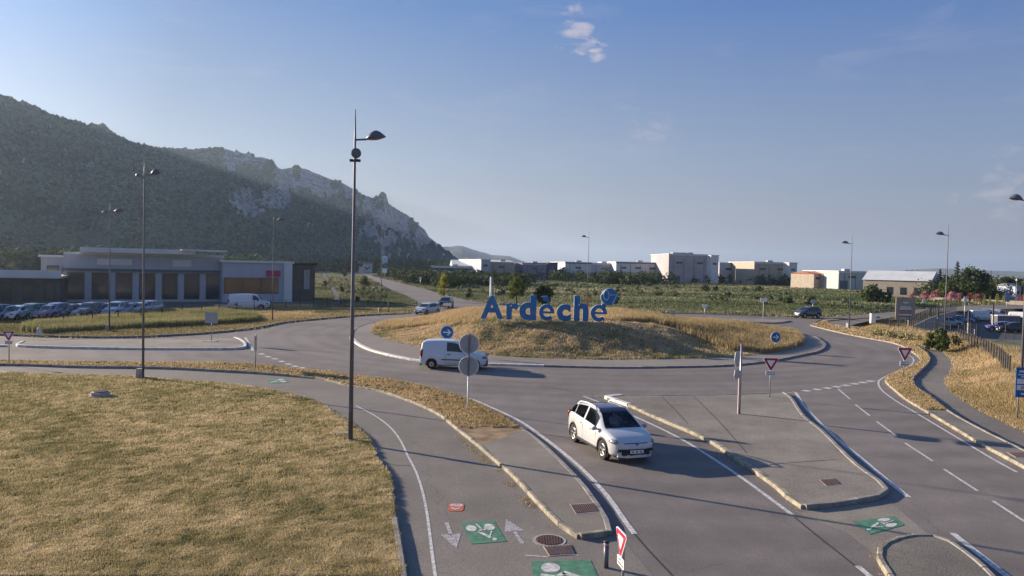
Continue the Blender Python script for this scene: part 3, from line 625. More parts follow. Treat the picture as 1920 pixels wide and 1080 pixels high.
# mound: short dry turf
def rnd_in(n, poly, seed):
    g = np.random.default_rng(seed); a = np.array(poly); x = g.uniform(a[:, 0].min(), a[:, 0].max(), n); y = g.uniform(a[:, 1].min(), a[:, 1].max(), n); k = inside(x, y, poly); return x[k], y[k]
x, y = rnd_in(170000, GL, 6); k = (y < 72) ; x, y = x[k], y[k]; k = vn(x, y, .7, 41) + .7 * g.random(len(x)) > .55; x, y = x[k], y[k]
ti = np.clip(.66 + 1.1 * (fbm(x, y, 4, 2) - .5) + .9 * (fbm(x, y, .9, 12) - .5) - .35 * sm((54 - y) / 3) + .15 * sm((-2 - x) / 4), 0, 1)
m_mound = tintmat('mound_turf', [(.14, .17, .07), (.28, .27, .12), (.46, .37, .21), (.66, .52, .33)], trans=.25)
stuff('mound_grass', tufts('mound_grass', x, y, mound_h(x, y), .08 + .20 * vn(x, y, .8, 6) ** 2, .07, ti, 3, .09, 1.1), m_mound, 'clumpy dry turf on the roundabout mound')
# mound: uncut grass on top and to the right
x, y = rnd_in(150000, GL, 8)
top = (y > np.interp(x, [-14, -7, -3.5, 9], [71, 67, 61.2, 60.3]) + .6 * (vn(x, y, 2, 3) - .5)) & (x < 9)
right = (x >= 7) & (y > np.interp(x, [7, 12, 13.5, 15, 18, 24], [61, 63.5, 62.5, 60, 57.5, 55.5]) + 1.2 * (vn(x, y, 1.6, 2) - .5)); lefts = (x < -30)
k = (top | right | lefts); x, y = x[k], y[k]
hh = .30 + .38 * sm((x - 6) / 6) + .2 * sm((-x - 4) / 4) * sm((y - 60) / 3); hh = hh * (.7 + .6 * fbm(x, y, 1.8, 5))
ti = np.clip(.84 + .5 * (fbm(x, y, 3, 6) - .5) - .2 * sm((x - 8) / 6), 0, 1)
stuff('uncut_grass', tufts('uncut_grass', x, y, mound_h(x, y), hh, .055, ti, 3, .10, .35), m_dry, 'tall uncut straw-coloured grass on top of the mound')
# right bank tall grass between path and fence
bank = G([(1590, 612), (1640, 603), (1668, 606), (1700, 622), (1745, 632), (1800, 640), (1850, 655), (1900, 672), (2100, 700), (2300, 820), (2300, 1020), (2100, 898), (1920, 809), (1865, 784), (1815, 757), (1779, 733), (1775, 712), (1788, 690), (1785, 675), (1767, 660), (1745, 653), (1717, 647), (1680, 637), (1640, 629), (1600, 619)])
x, y = pxsample(120000, (1585, 600, 1990, 880), seed=9, poly=bank)
dd = pdist(x, y, RP, False); hh = (.14 + .75 * sm((dd - .8) / 2.2)) * (.55 + .8 * fbm(x, y, 2.2, 5))
hh = hh * np.where(x < 36, .75, 1)
ti = np.clip(.45 + .8 * (fbm(x, y, 3, 16) - .5) + .1, 0, 1)
stuff('bank_grass', tufts('bank_grass', x, y, gz(x, y), hh, .018 + .0008 * y, ti, 3, .08, .55), m_dry, 'tall dry grass on the bank right of the cycle path')
# green strip beyond the left arm road
strip = G([(40, 622), (80, 627), (140, 622), (220, 618), (300, 615), (425, 609), (480, 604), (480, 592), (400, 584), (300, 590), (180, 601), (60, 612)])
x, y = rnd_in(60000, strip, 10)
stuff('roadside_grass', tufts('roadside_grass', x, y, np.zeros(len(x)), .75 * (.6 + .7 * fbm(x, y, 3, 2)), .07, np.clip(.5 + .7 * (fbm(x, y, 4, 3) - .5), 0, 1), 3, .12, .35), m_tall, 'tall green roadside grass beyond the left arm of the road')
# dry field surfaces all round (short tussocks)
def far_grass(name, boxes, n, seed, hmul=1.0, mat=m_field, base=.5, label=''):
    xs_, ys_ = [], []
    for i, bx in enumerate(boxes):
        a, b = pxsample(n, bx, seed=seed + i, excl=[road_poly, PARK, KL, SIDE]); xs_.append(a); ys_.append(b)
    x = np.concatenate(xs_); y = np.concatenate(ys_); k = y < 420; x, y = x[k], y[k]
    stuff(name, tufts(name, x, y, gz(x, y), (.10 + .0018 * y) * hmul * (.5 + fbm(x, y, 9, seed)), .03 + .0022 * y, np.clip(base + 1.5 * (fbm(x * .35, y, 16, seed + 1) - .5) + .3 * (vn(x, y, 3, 1) - .5), 0, 1), 2, .3, .9), mat, label)
far_grass('roadside_turf', [(-40, 600, 560, 634), (440, 572, 790, 606)], 30000, 21, .8, m_dry, .5, 'short straw-coloured roadside grass between left fence and road')
far_grass('slope_grass', [(590, 512, 800, 590), (590, 530, 770, 592)], 26000, 41, .8, m_field, .78, 'dry brown grass on the slope left of the north road')
far_grass('meadow_grass', [(690, 515, 900, 572), (860, 520, 1700, 600), (1240, 520, 1960, 592)], 46000, 31, 1.0, m_field, .5, 'olive and straw meadow beyond the roundabout')

# ================================================================ MOUNTAIN, FAR HILLS
RIDGE = [(-1700, 150), (-1300, 105), (-900, 120), (-600, 85), (-420, 90), (-200, 120), (0, 183), (50, 200), (100, 222), (150, 235), (190, 238), (215, 258), (240, 270), (290, 281), (360, 285), (395, 281), (420, 281), (450, 287), (495, 298), (508, 308), (520, 318), (540, 315), (555, 313), (577, 321), (600, 330), (630, 342), (650, 352), (690, 373), (703, 371), (706, 365), (713, 362), (719, 366), (723, 380), (740, 392), (765, 410), (790, 430), (800, 445), (820, 462), (835, 474), (850, 488), (866, 494)]
def Dr(px): return np.interp(px, [-420, 0, 300, 500, 700, 860], [820, 1000, 1350, 1500, 1900, 2500])
def Db(px): return np.interp(px, [-420, 0, 300, 500, 700, 860], [400, 520, 700, 900, 1300, 2300])
NU, NV = 600, 150
pu = np.concatenate([np.linspace(-1700, -130, 90, endpoint=False), np.linspace(-130, 868, NU - 90)]); vv = np.concatenate([np.linspace(0, 1, NV - 22), np.linspace(1.01, 1.8, 22)])
rpx = np.array([p[0] for p in RIDGE], float); rpy = np.array([p[1] for p in RIDGE], float)
U, V = np.meshgrid(pu, vv); dR = Dr(U); dB = Db(U)
ridge_y = np.interp(U, rpx, rpy)
rough = (fbm(U, U * 0 + 3, 14, 5, 3) - .5) * 7 * np.clip((U - 380) / 60, .25, 1) * np.clip((868 - U) / 60, 0, 1)
dist = dB + (dR - dB) * V
ridge_z = (hor(U) - (ridge_y + rough)) / F * dR + H
v1 = np.clip(V, 0, 1); prof = .10 * v1 + .90 * v1 ** 1.35
# gullies and spurs running down the slope, cliffs under the crest
gul = (fbm(U, V * 60, 90, 21, 5) - .5); spur = (fbm(U + V * 70, V * 25, 46, 31, 4) - .5)
Zm = ridge_z * prof + (gul * 50 + spur * 38) * np.sin(np.pi * v1) ** .8 * np.clip(ridge_z / 180, .1, 1.2)
def blob(x0, y0, rx, ry): return np.exp(-((U - x0) / rx) ** 2 - ((yy - y0) / ry) ** 2)
dd0 = dB + (dR - dB) * v1; yy = hor(U) - (Zm - H) / dd0 * F
under = np.clip(1 - (yy - ridge_y) / 60, 0, 1)
rk = .52 * under * sm((U - 385) / 60) * sm((870 - U) / 60) + .85 * blob(475, 382, 50, 30) + .55 * blob(590, 425, 40, 12) + .42 * blob(690, 430, 75, 40) + .42 * blob(760, 450, 60, 30) + .22 * blob(250, 320, 180, 28) + .25 * blob(60, 300, 90, 40) + .55 * blob(560, 345, 60, 26) + .5 * blob(440, 300, 50, 12) + .4 * blob(720, 395, 30, 18) + .10
rk = rk + 1.2 * (fbm(U, yy * .8, 24, 51, 5) - .5) + 1.0 * (fbm(U * 2.2, yy * .9, 12, 55, 4) - .5)
rock = sm((rk - .42) / .22)
ribs = (fbm(U * 1.0, yy * .16, 9, 61, 4) - .5)
dist2 = dist - rock * (48 * ribs + 30 * (fbm(U * 1.0, yy, 22, 66, 3) - .5)) * (dR / 1400) * (V < .995)
Zm = Zm + rock * 9 * (np.floor((yy + 8 * ribs) / 9) * 0 + (fbm(U, yy, 8, 71, 2) - .5)) * np.sin(np.pi * np.clip(v1, 0, 1))
over = np.clip(V - 1, 0, 1); Zm = np.where(V > 1, ridge_z * (1 - .5 * over), Zm)
xt = np.array([P(a, 700)[0] / P(a, 700)[1] for a in pu]); XT = np.broadcast_to(xt, U.shape)
VX = XT * dist2; VY = dist2
idx = np.arange(U.size).reshape(U.shape); fq = np.stack([idx[:-1, :-1], idx[:-1, 1:], idx[1:, 1:], idx[1:, :-1]], -1).reshape(-1, 4)
terr = (np.abs((U - 140) / 62) < 1) & (yy > 434) & (yy < 472)
m_mt = bpy.data.materials.new('mountain_side'); m_mt.use_nodes = True; n = m_mt.node_tree; b = n.nodes['Principled BSDF']; b.inputs['Roughness'].default_value = .95; b.inputs['Specular IOR Level'].default_value = .1
a = n.nodes.new('ShaderNodeAttribute'); a.attribute_name = 'tint'; tcn = n.nodes.new('ShaderNodeTexCoord')
def nn(sc, c0, c1, p0=.35, p1=.65, st=None, d=6):
    z = n.nodes.new('ShaderNodeTexNoise'); z.inputs['Scale'].default_value = sc; z.inputs['Detail'].default_value = d; z.inputs['Roughness'].default_value = .65; src = tcn.outputs['Object']
    if st: q = n.nodes.new('ShaderNodeMapping'); q.inputs['Scale'].default_value = st; n.links.new(src, q.inputs[0]); src = q.outputs[0]
    n.links.new(src, z.inputs['Vector']); r = n.nodes.new('ShaderNodeValToRGB'); r.color_ramp.elements[0].position = p0; r.color_ramp.elements[1].position = p1; r.color_ramp.elements[0].color = lin(c0); r.color_ramp.elements[1].color = lin(c1); n.links.new(z.outputs['Fac'], r.inputs[0]); return r.outputs[0], z.outputs['Fac']
gcol, _ = nn(.02, (.035, .05, .02), (.10, .11, .045)); rcol, rf = nn(.11, (.08, .07, .06), (.60, .52, .44), p0=.38, p1=.60, st=(1, 1, .35), d=9)
mi = n.nodes.new('ShaderNodeMixRGB'); n.links.new(a.outputs['Fac'], mi.inputs[0]); n.links.new(gcol, mi.inputs[1]); n.links.new(rcol, mi.inputs[2]); n.links.new(mi.outputs[0], b.inputs['Base Color'])
bp = n.nodes.new('ShaderNodeBump'); bp.inputs['Strength'].default_value = 1; bp.inputs['Distance'].default_value = 5; n.links.new(rf, bp.inputs['Height']); n.links.new(bp.outputs[0], b.inputs['Normal'])
tag(link('mountain', npmesh('mountain', np.c_[VX.ravel(), VY.ravel(), Zm.ravel()], fq, rock.ravel()), m_mt), kind='structure')
# forest on the mountain: thousands of small crowns, one stuff object
ico = bmesh.new(); bmesh.ops.create_icosphere(ico, subdivisions=1, radius=1); iv = np.array([v.co[:] for v in ico.verts]); ifc = np.array([[v.index for v in f.verts] for f in ico.faces]); ico.free()
def crowns(name, x, y, z, r, tint, seed=1, flat=1.0):
    g = np.random.default_rng(seed); n = len(x); v = iv[None] * (1 + g.uniform(-.28, .28, (n, len(iv), 1))); a = g.uniform(0, 6.28, n); c, s = np.cos(a)[:, None], np.sin(a)[:, None]
    vx = (v[..., 0] * c - v[..., 1] * s) * r[:, None] + x[:, None]; vy = (v[..., 0] * s + v[..., 1] * c) * r[:, None] + y[:, None]; vz = v[..., 2] * (r * flat * g.uniform(.8, 1.3, n))[:, None] + z[:, None]
    V = np.stack([vx, vy, vz], -1).reshape(-1, 3); f = (ifc[None] + (np.arange(n) * len(iv))[:, None, None]).reshape(-1, 3)
    return npmesh(name, V, f, np.repeat(tint, len(iv)))
g = np.random.default_rng(5); nf = 42000; iu = g.integers(40, NU - 1, nf); ivv = np.minimum((g.uniform(0, 1, nf) ** .8 * (NV - 21)).astype(int), NV - 21)
fu = g.uniform(0, 1, nf); keep = (rock[ivv, iu] * .72 + .5 * g.random(nf) ** 2 < .68) & (~(terr[ivv, iu]) | (g.random(nf) < .03)) & (U[ivv, iu] > -900)
iu, ivv, fu = iu[keep], ivv[keep], fu[keep]; fv = g.uniform(0, 1, len(iu))
def bil(A): return (A[ivv, iu] * (1 - fu) + A[ivv, iu + 1] * fu) * (1 - fv) + (A[ivv + 1, iu] * (1 - fu) + A[ivv + 1, iu + 1] * fu) * fv
x, y, z = bil(VX), bil(VY), bil(Zm); dloc = y
r = (1.6 + 1.5 * g.random(len(x)) ** 2) * (.75 + dloc / 1600)
ti = np.clip(.42 + 1.3 * (fbm(x, z, 45, 3) - .5) + .3 * g.normal(0, 1, len(x)), 0, 1)
m_for = tintmat('mountain_forest', [(.008, .018, .008), (.028, .048, .020), (.060, .092, .038), (.13, .155, .075)], spec=.05)
stuff('forest', crowns('forest', x, y, z + r * .3, r, ti, 9), m_for, 'dark evergreen scrub forest covering the mountain')
# terraced vineyard rows on the lower left slope
mt_ = MB()
ti_, tj = np.nonzero(terr); 
for rowk, vi in enumerate(sorted(set(ti_))[::2]):
    js = sorted(tj[ti_ == vi]); 
    if len(js) < 6: continue
    pts = [(VX[vi, j], VY[vi, j], Zm[vi, j] + 1.2) for j in js[::3]]
    for p, q in zip(pts[:-1], pts[1:]):
        if math.dist(p, q) < 60: mt_.tube([p, q], 1.1, 5)
vy_ = mt_.build('vineyard', M('vine_rows', (.10, .12, .05), .9, .2, .1)); vy_['kind'] = 'stuff'; vy_['label'] = 'pale terraced vineyard rows on the lower left mountainside'
# far hill behind
fh = [(760, 480), (800, 470), (830, 463), (850, 461), (862, 461), (880, 467), (905, 474), (915, 478), (930, 479), (950, 480), (962, 484), (990, 494), (1060, 500), (1200, 503)]
pu2 = np.linspace(740, 1200, 180); v2 = np.concatenate([np.linspace(0, 1, 30), [1.2, 1.6]]); U2, V2 = np.meshgrid(pu2, v2)
ry = np.interp(U2, [p[0] for p in fh], [p[1] for p in fh]) + (fbm(U2, U2 * 0, 12, 3) - .5) * 2
zr = (hor(U2) - ry) / F * 5200 + H; Z2 = zr * np.where(V2 <= 1, V2 ** 1.2, 2 - V2) + 40 * (fbm(U2, V2 * 40, 25, 8) - .5) * np.sin(np.pi * np.clip(V2, 0, 1)); D2 = 4000 + 1200 * V2
X2 = np.array([P(a, 700)[0] / P(a, 700)[1] for a in pu2]) * D2
idx = np.arange(U2.size).reshape(U2.shape); fq = np.stack([idx[:-1, :-1], idx[:-1, 1:], idx[1:, 1:], idx[1:, :-1]], -1).reshape(-1, 4)
m_fh = M('far_hill', (.05, .065, .03), .95, .2, .004, c2=(.16, .15, .09), spec=.1, detail=9)
tag(link('far_hills', npmesh('far_hills', np.c_[X2.ravel(), D2.ravel(), Z2.ravel()], fq), m_fh, smooth=True), kind='structure')
pu2 = np.linspace(1560, 2300, 120); U2, V2 = np.meshgrid(pu2, v2); zr = 20 + 60 * fbm(U2, U2 * 0, 220, 13) * sm((U2 - 1560) / 200); D2 = 4600 + 900 * V2; Z2 = zr * np.where(V2 <= 1, V2, 2 - V2)
X2 = np.array([P(a, 700)[0] / P(a, 700)[1] for a in pu2]) * D2
idx = np.arange(U2.size).reshape(U2.shape); fq = np.stack([idx[:-1, :-1], idx[:-1, 1:], idx[1:, 1:], idx[1:, :-1]], -1).reshape(-1, 4)
tag(link('far_hills', npmesh('far_hills', np.c_[X2.ravel(), D2.ravel(), Z2.ravel()], fq), m_fh, smooth=True), kind='structure')

# ================================================================ PLANTS
def leafcloud(cl, per, leaf, seed, shell=.55, flat=1.0):
    """cl: list of (x,y,z,r[,fz]) clumps -> verts, faces, tint"""
    g = np.random.default_rng(seed); V = []; T = []
    for c in cl:
        x, y, z, r = c[:4]; fz = c[4] if len(c) > 4 else flat; n = max(4, int(per * (r / cl[0][3]) ** 1.6))
        d = g.normal(0, 1, (n, 3)); d /= np.linalg.norm(d, axis=1)[:, None]; rad = r * (shell + (1 - shell) * g.random(n)) * (1 + .25 * g.normal(0, 1, n))
        p = d * rad[:, None]; p[:, 2] *= fz; p += (x, y, z)
        a = g.normal(0, 1, (n, 3)); a /= np.linalg.norm(a, axis=1)[:, None]; b = np.cross(a, d + .3 * g.normal(0, 1, (n, 3))); b /= np.linalg.norm(b, axis=1)[:, None] + 1e-6; a = np.cross(b, np.cross(a, b)); a /= np.linalg.norm(a, axis=1)[:, None] + 1e-6
        s = leaf * g.uniform(.6, 1.3, n)[:, None]
        q = np.stack([p - a * s - b * s * .45, p + b * s * .5 - a * s * .1, p + a * s + b * s * .2, p - b * s * .55 + a * s * .1], 1)
        V.append(q.reshape(-1, 3)); t0 = g.normal(.5, .16); T.append(np.repeat(np.clip(t0 + g.normal(0, .17, n), 0, 1), 4))
    V = np.concatenate(V); return V, np.arange(len(V)).reshape(-1, 4), np.concatenate(T)
def limbs(mb, base, top, r0, clumps, rng, k=6):
    base = Vector(base); top = Vector(top); mid = base.lerp(top, .5) + Vector((rng.uniform(-.1, .1), rng.uniform(-.1, .1), 0)) * (top - base).length * .3
    mb.tube([base, base.lerp(mid, .6), mid, top], [r0 * 1.25, r0, r0 * .75, r0 * .25], 8)
    for c in rng.sample(clumps, min(k, len(clumps))):
        s = base.lerp(top, rng.uniform(.4, .85)); e = Vector(c[:3]); mb.tube([s, s.lerp(e, .5) + Vector((0, 0, .1 * (e - s).length)), e], [r0 * .4, r0 * .25, r0 * .08], 5)
def tree(kind, name, label, loc, h, w, mat=None, seed=1, per=90, leaf=None, group=None, cat='tree', rz=0):
    rng = random.Random(seed); cl = []; R = w / 2; ct = .12
    if kind == 'round':
        ct = .22
        for i in range(26):
            a = rng.uniform(0, 6.28); u = rng.uniform(-.85, 1); q = math.sqrt(max(0, 1 - u * u)) * rng.uniform(.55, 1)
            cl.append((R * .78 * q * math.cos(a), R * .78 * q * math.sin(a), h * (.60 + .32 * u * rng.uniform(.8, 1)), R * rng.uniform(.24, .40)))
    elif kind == 'loose':
        for i in range(17):
            u = rng.uniform(0, 1); a = rng.uniform(0, 6.28); q = R * rng.uniform(.3, .8) * math.sin(math.pi * (.25 + .7 * u))
            cl.append((q * math.cos(a), q * math.sin(a), h * (.22 + .72 * u), R * rng.uniform(.28, .42)))
    elif kind == 'cone':
        for i in range(30):
            u = i / 29; a = i * 2.4; q = R * (1 - u) * rng.uniform(.55, 1); cl.append((q * math.cos(a), q * math.sin(a), h * (.16 + .82 * u), R * (.36 - .24 * u) + .1, .42))
    elif kind == 'cypress':
        for i in range(14):
            u = i / 13; cl.append((rng.uniform(-.1, .1) * R, rng.uniform(-.1, .1) * R, h * (.06 + .9 * u), R * (.9 - .72 * u ** 2), 1.4))
    elif kind == 'pine':
        for i in range(26):
            a = rng.uniform(0, 6.28); q = R * rng.uniform(0, .85) ** .8; cl.append((q * math.cos(a), q * math.sin(a), h * (.62 + .30 * math.sqrt(max(0, 1 - (q / R) ** 2)) * rng.uniform(.6, 1)), R * rng.uniform(.2, .32), .8))
    elif kind == 'bush':
        for i in range(18):
            a = rng.uniform(0, 6.28); q = R * rng.uniform(0, .8); cl.append((q * math.cos(a), q * math.sin(a), h * rng.uniform(.25, .80) * (1 - .4 * (q / R)), min(R, h) * rng.uniform(.24, .40)))
    cl.sort(key=lambda c: -c[3]); leaf = leaf or R * .09
    t = thing(name, label, cat, loc, rz, group); mb = MB()
    if kind == 'bush':
        for c in cl[:8]: mb.tube([(0, 0, -.1), (c[0] * .5, c[1] * .5, c[2] * .5), c[:3]], [.04 * R + .01, .03 * R, .01], 5)
        mb.build('stem', m_bark, t)
    else: limbs(mb, (0, 0, -.2), (0, 0, h * .92), max(.05, h * .022), cl, rng, 9); mb.build('trunk', m_bark, t, True)
    v, f, ti = leafcloud(cl, per, leaf, seed); v[:, 2] = np.maximum(v[:, 2], .03)
    link('crown', npmesh('crown', v, f, ti), mat or m_leaf, t); return t
def spot(px, py, z=0): x, y = P(px, py, z); return (x, y, gz1(x, y))
# individually placed plants: kind, name, label, px, py(base), height px, width px, material
PL = [
 ('loose', 'young_tree', 'young tree with sparse yellow-green leaves beside the north road', 832, 566, 52, 27, m_leafy),
 ('bush', 'shrub', 'dark upright bush in the pale grass right of the yellow-green young tree', 880, 561, 27, 17, m_leaf),
 ('round', 'young_tree', 'bright green tree seen behind the letters r and d', 968, 584, 72, 36, m_leafb),
 ('round', 'young_tree', 'small dark bushy tree behind the accented letter e', 1020, 586, 54, 44, m_leaf),
 ('bush', 'shrub', 'low dark bush just right of the blue emblem', 1153, 572, 22, 22, m_leaf),
 ('bush', 'shrub', 'large green bush on the slope left of the north road', 684, 543, 32, 26, m_leafb),
 ('bush', 'shrub', 'small round bush in dry grass close to the north road edge', 706, 548, 12, 13, m_leaf),
 ('bush', 'shrub', 'small spiky bush in dry grass near the tall near lamp post', 670, 569, 18, 12, m_leaf),
 ('bush', 'shrub', 'narrow bush at the edge of the dark side lane', 641, 550, 18, 10, m_leaf),
 ('bush', 'shrub', 'round bush at the far end of the dry slope', 645, 521, 20, 14, m_leaf),
 ('bush', 'shrub', 'dark bush standing left of the dark side lane', 609, 540, 18, 12, m_leaf),
 ('bush', 'shrub', 'glossy green rounded bush at the foot of the right lamp post', 1766, 659, 50, 62, m_leaf),
 ('bush', 'shrub', 'wide dark bush in front of the beige barn windows', 1640, 568, 34, 66, m_leaf),
 ('bush', 'shrub', 'low dark bush in the meadow left of the round sign', 1477, 571, 16, 28, m_leaf),
 ('bush', 'shrub', 'low dark bush in the meadow behind the round sign', 1522, 573, 18, 30, m_leaf),
 ('bush', 'shrub', 'pair-forming dark bush in the middle of the meadow', 1322, 548, 18, 20, m_leaf),
 ('bush', 'shrub', 'dark bush right of its twin in the middle of the meadow', 1341, 548, 15, 16, m_leaf),
 ('bush', 'shrub', 'flat dark bush low in the meadow below the meadow pair', 1366, 556, 9, 18, m_leaf),
 ('bush', 'shrub', 'dark green bush near the meadow edge above the arrow sign', 1423, 548, 13, 18, m_leaf),
 ('bush', 'shrub', 'small bush in the meadow above the emblem', 1218, 537, 9, 12, m_leafb),
 ('round', 'tree', 'large round dark oak rising above the garden hedge', 1826, 566, 68, 54, m_leaf),
 ('cone', 'cedar', 'tall ragged cedar rising beside the right lamp post', 1793, 562, 72, 26, m_leaf),
 ('cone', 'fir_tree', 'pointed dark fir left of the right lamp post', 1761, 560, 56, 22, m_leaf),
 ('cone', 'fir_tree', 'shorter pointed fir directly behind the right lamp post', 1773, 560, 54, 14, m_leaf),
 ('cypress', 'cypress', 'thin tall cypress standing alone against the sky', 1857, 556, 52, 4.4, m_leaf),
 ('cypress', 'cypress', 'shorter cypress right of the thin tall one', 1868, 556, 42, 6, m_leaf),
 ('round', 'tree', 'round dark tree behind the end of the beige barn', 1709, 556, 50, 36, m_leaf),
 ('round', 'tree', 'bright green tree in front of the large round oak', 1846, 566, 44, 30, m_leafb),
 ('round', 'tree', 'spreading grey-green tree right of the cypresses', 1885, 564, 50, 30, m_leaf),
 ('round', 'tree', 'dark tree at the right edge behind the white lamp', 1905, 564, 44, 22, m_leaf),
 ('round', 'tree', 'green tree left of the small yellow gable', 1769, 563, 36, 26, m_leafb),
 ('round', 'tree', 'low green tree right of the small yellow gable', 1810, 563, 34, 26, m_leaf),
 ('round', 'tree', 'tree filling the gap under the ragged cedar', 1790, 561, 38, 24, m_leaf),
 ('round', 'tree', 'dense low tree at the foot of the round oak', 1826, 566, 38, 26, m_leafb),
 ('bush', 'oleander', 'small pink oleander in front of the barn wall', 1711, 563, 19, 16, m_pink),
 ('bush', 'oleander', 'dusty pink oleander at the barn corner', 1732, 564, 22, 22, m_pink),
 ('bush', 'oleander', 'round pink oleander right of the barn corner one', 1752, 564, 25, 22, m_pink),
 ('bush', 'oleander', 'pink oleander just right of the right lamp post', 1783, 567, 26, 24, m_pink),
 ('bush', 'oleander', 'deep pink oleander beside the dusty twin pair', 1799, 567, 24, 18, m_pink),
 ('bush', 'oleander', 'reddish oleander above the purple-shaded hedge', 1818, 568, 24, 16, m_pinkr),
 ('bush', 'oleander', 'pale pink oleander left of the yellow-green conifers', 1832, 568, 24, 18, m_pink),
 ('bush', 'oleander', 'red oleander at the right edge of the picture', 1917, 571, 28, 20, m_pinkr),
 ('cypress', 'conifer', 'yellow-green conifer, first of the row by the pale garden wall', 1845, 571, 22, 8, m_leafy),
 ('cypress', 'conifer', 'yellow-green conifer, second of the row from the oleanders', 1856, 571, 20, 8, m_leafy),
 ('cypress', 'conifer', 'widest yellow-green conifer of the row', 1870, 571, 25, 13, m_leafy),
 ('cypress', 'conifer', 'yellow-green conifer next to the blue-grey road sign', 1881, 571, 22, 9, m_leafy),
]
for i, (kd, nm, lb, px, py, hp, wp, mt) in enumerate(PL):
    x, y, z = spot(px, py); s = y / F
    big = hp > 30
    tree(kd, nm, lb, (x, y, z), hp * s, wp * s, mt, 100 + i, 110 if big else 70, max(.07, wp * s * .05), cat={'shrub': 'bush', 'young_tree': 'tree', 'oleander': 'oleander bush', 'fir_tree': 'tree'}.get(nm, nm), rz=i)
# hedge masses and thickets
def thicket(name, label, spots_, mat, seed, n, hgt, leaf, per=26):
    g = random.Random(seed); cl = []
    for i in range(n):
        x, y = spots_(g); h = hgt * g.uniform(.5, 1.25)
        for k in range(3): cl.append((x + g.uniform(-.6, .6) * h, y + g.uniform(-.6, .6) * h, h * g.uniform(.25, .72), h * g.uniform(.3, .5)))
    v, f, t = leafcloud(cl, per, leaf, seed); v[:, 2] = np.maximum(v[:, 2], .02); return stuff(name, npmesh(name, v, f, t), mat, label)
def strip_sampler(pts, dj=6):
    def f(g):
        k = g.uniform(0, len(pts) - 1.001); i = int(k); t = k - i; a, b = pts[i], pts[i + 1]; px = a[0] + (b[0] - a[0]) * t; py = a[1] + (b[1] - a[1]) * t + g.uniform(-1, 1) * (a[2] + (b[2] - a[2]) * t); return P(px, max(py, hor(px) + 7))
    return f
thicket('scrub_thicket', 'dense dark scrub right of the north road', strip_sampler([(715, 516, 3), (740, 521, 5), (790, 528, 9), (840, 534, 11), (880, 527, 6), (940, 532, 8), (1000, 527, 7)]), m_leaf, 3, 360, 3.6, .5)
thicket('scrub_thicket', 'dark scrub belt in front of the far warehouses', strip_sampler([(870, 515, 1), (1000, 522, 4), (1100, 527, 6), (1180, 531, 5), (1250, 529, 3), (1400, 531, 4), (1500, 534, 4), (1640, 538, 4), (1700, 538, 2)]), m_leaf, 4, 640, 4.8, .7)
thicket('low_scrub', 'patchy low olive scrub across the meadow', strip_sampler([(860, 545, 6), (960, 548, 10), (1100, 546, 14), (1250, 550, 12), (1400, 560, 14), (1600, 568, 10)]), m_field, 5, 120, 1.2, .32, 16)
thicket('low_scrub', 'low scrub on the slope left of the north road', strip_sampler([(615, 530, 8), (660, 540, 14), (720, 560, 10)]), m_field, 6, 70, 1.1, .22, 18)
thicket('scrub_thicket', 'dark tree belt at the foot of the mountain', strip_sampler([(590, 507, 1), (640, 509, 2), (700, 510, 1), (730, 512, 1), (800, 514, 1), (860, 515, 1)]), m_leaf, 7, 260, 8, 1.5, 22)
thicket('scrub_thicket', 'dark wood behind the left commercial building', strip_sampler([(-200, 500, 2), (0, 505, 3), (150, 508, 3), (400, 510, 3), (600, 508, 3)]), m_leaf, 8, 260, 8, 1.4, 22)
thicket('garden_hedge', 'dense dark garden greenery along the right horizon', strip_sampler([(1735, 545, 2), (1800, 548, 2), (1850, 550, 3), (1920, 552, 3), (2050, 556, 3)]), m_leaf, 9, 170, 5.2, .7)
thicket('garden_hedge', 'dense garden shrubbery behind the pink oleanders', strip_sampler([(1742, 561, .8), (1790, 562, .8), (1840, 563, .8), (1895, 564, .8), (1960, 566, .8)]), m_leaf, 10, 130, 4.6, .42)
thicket('low_scrub', 'pale weeds below the timber billboard', strip_sampler([(1640, 628, 3), (1690, 634, 4), (1730, 640, 3)]), m_tall, 11, 60, .6, .12)

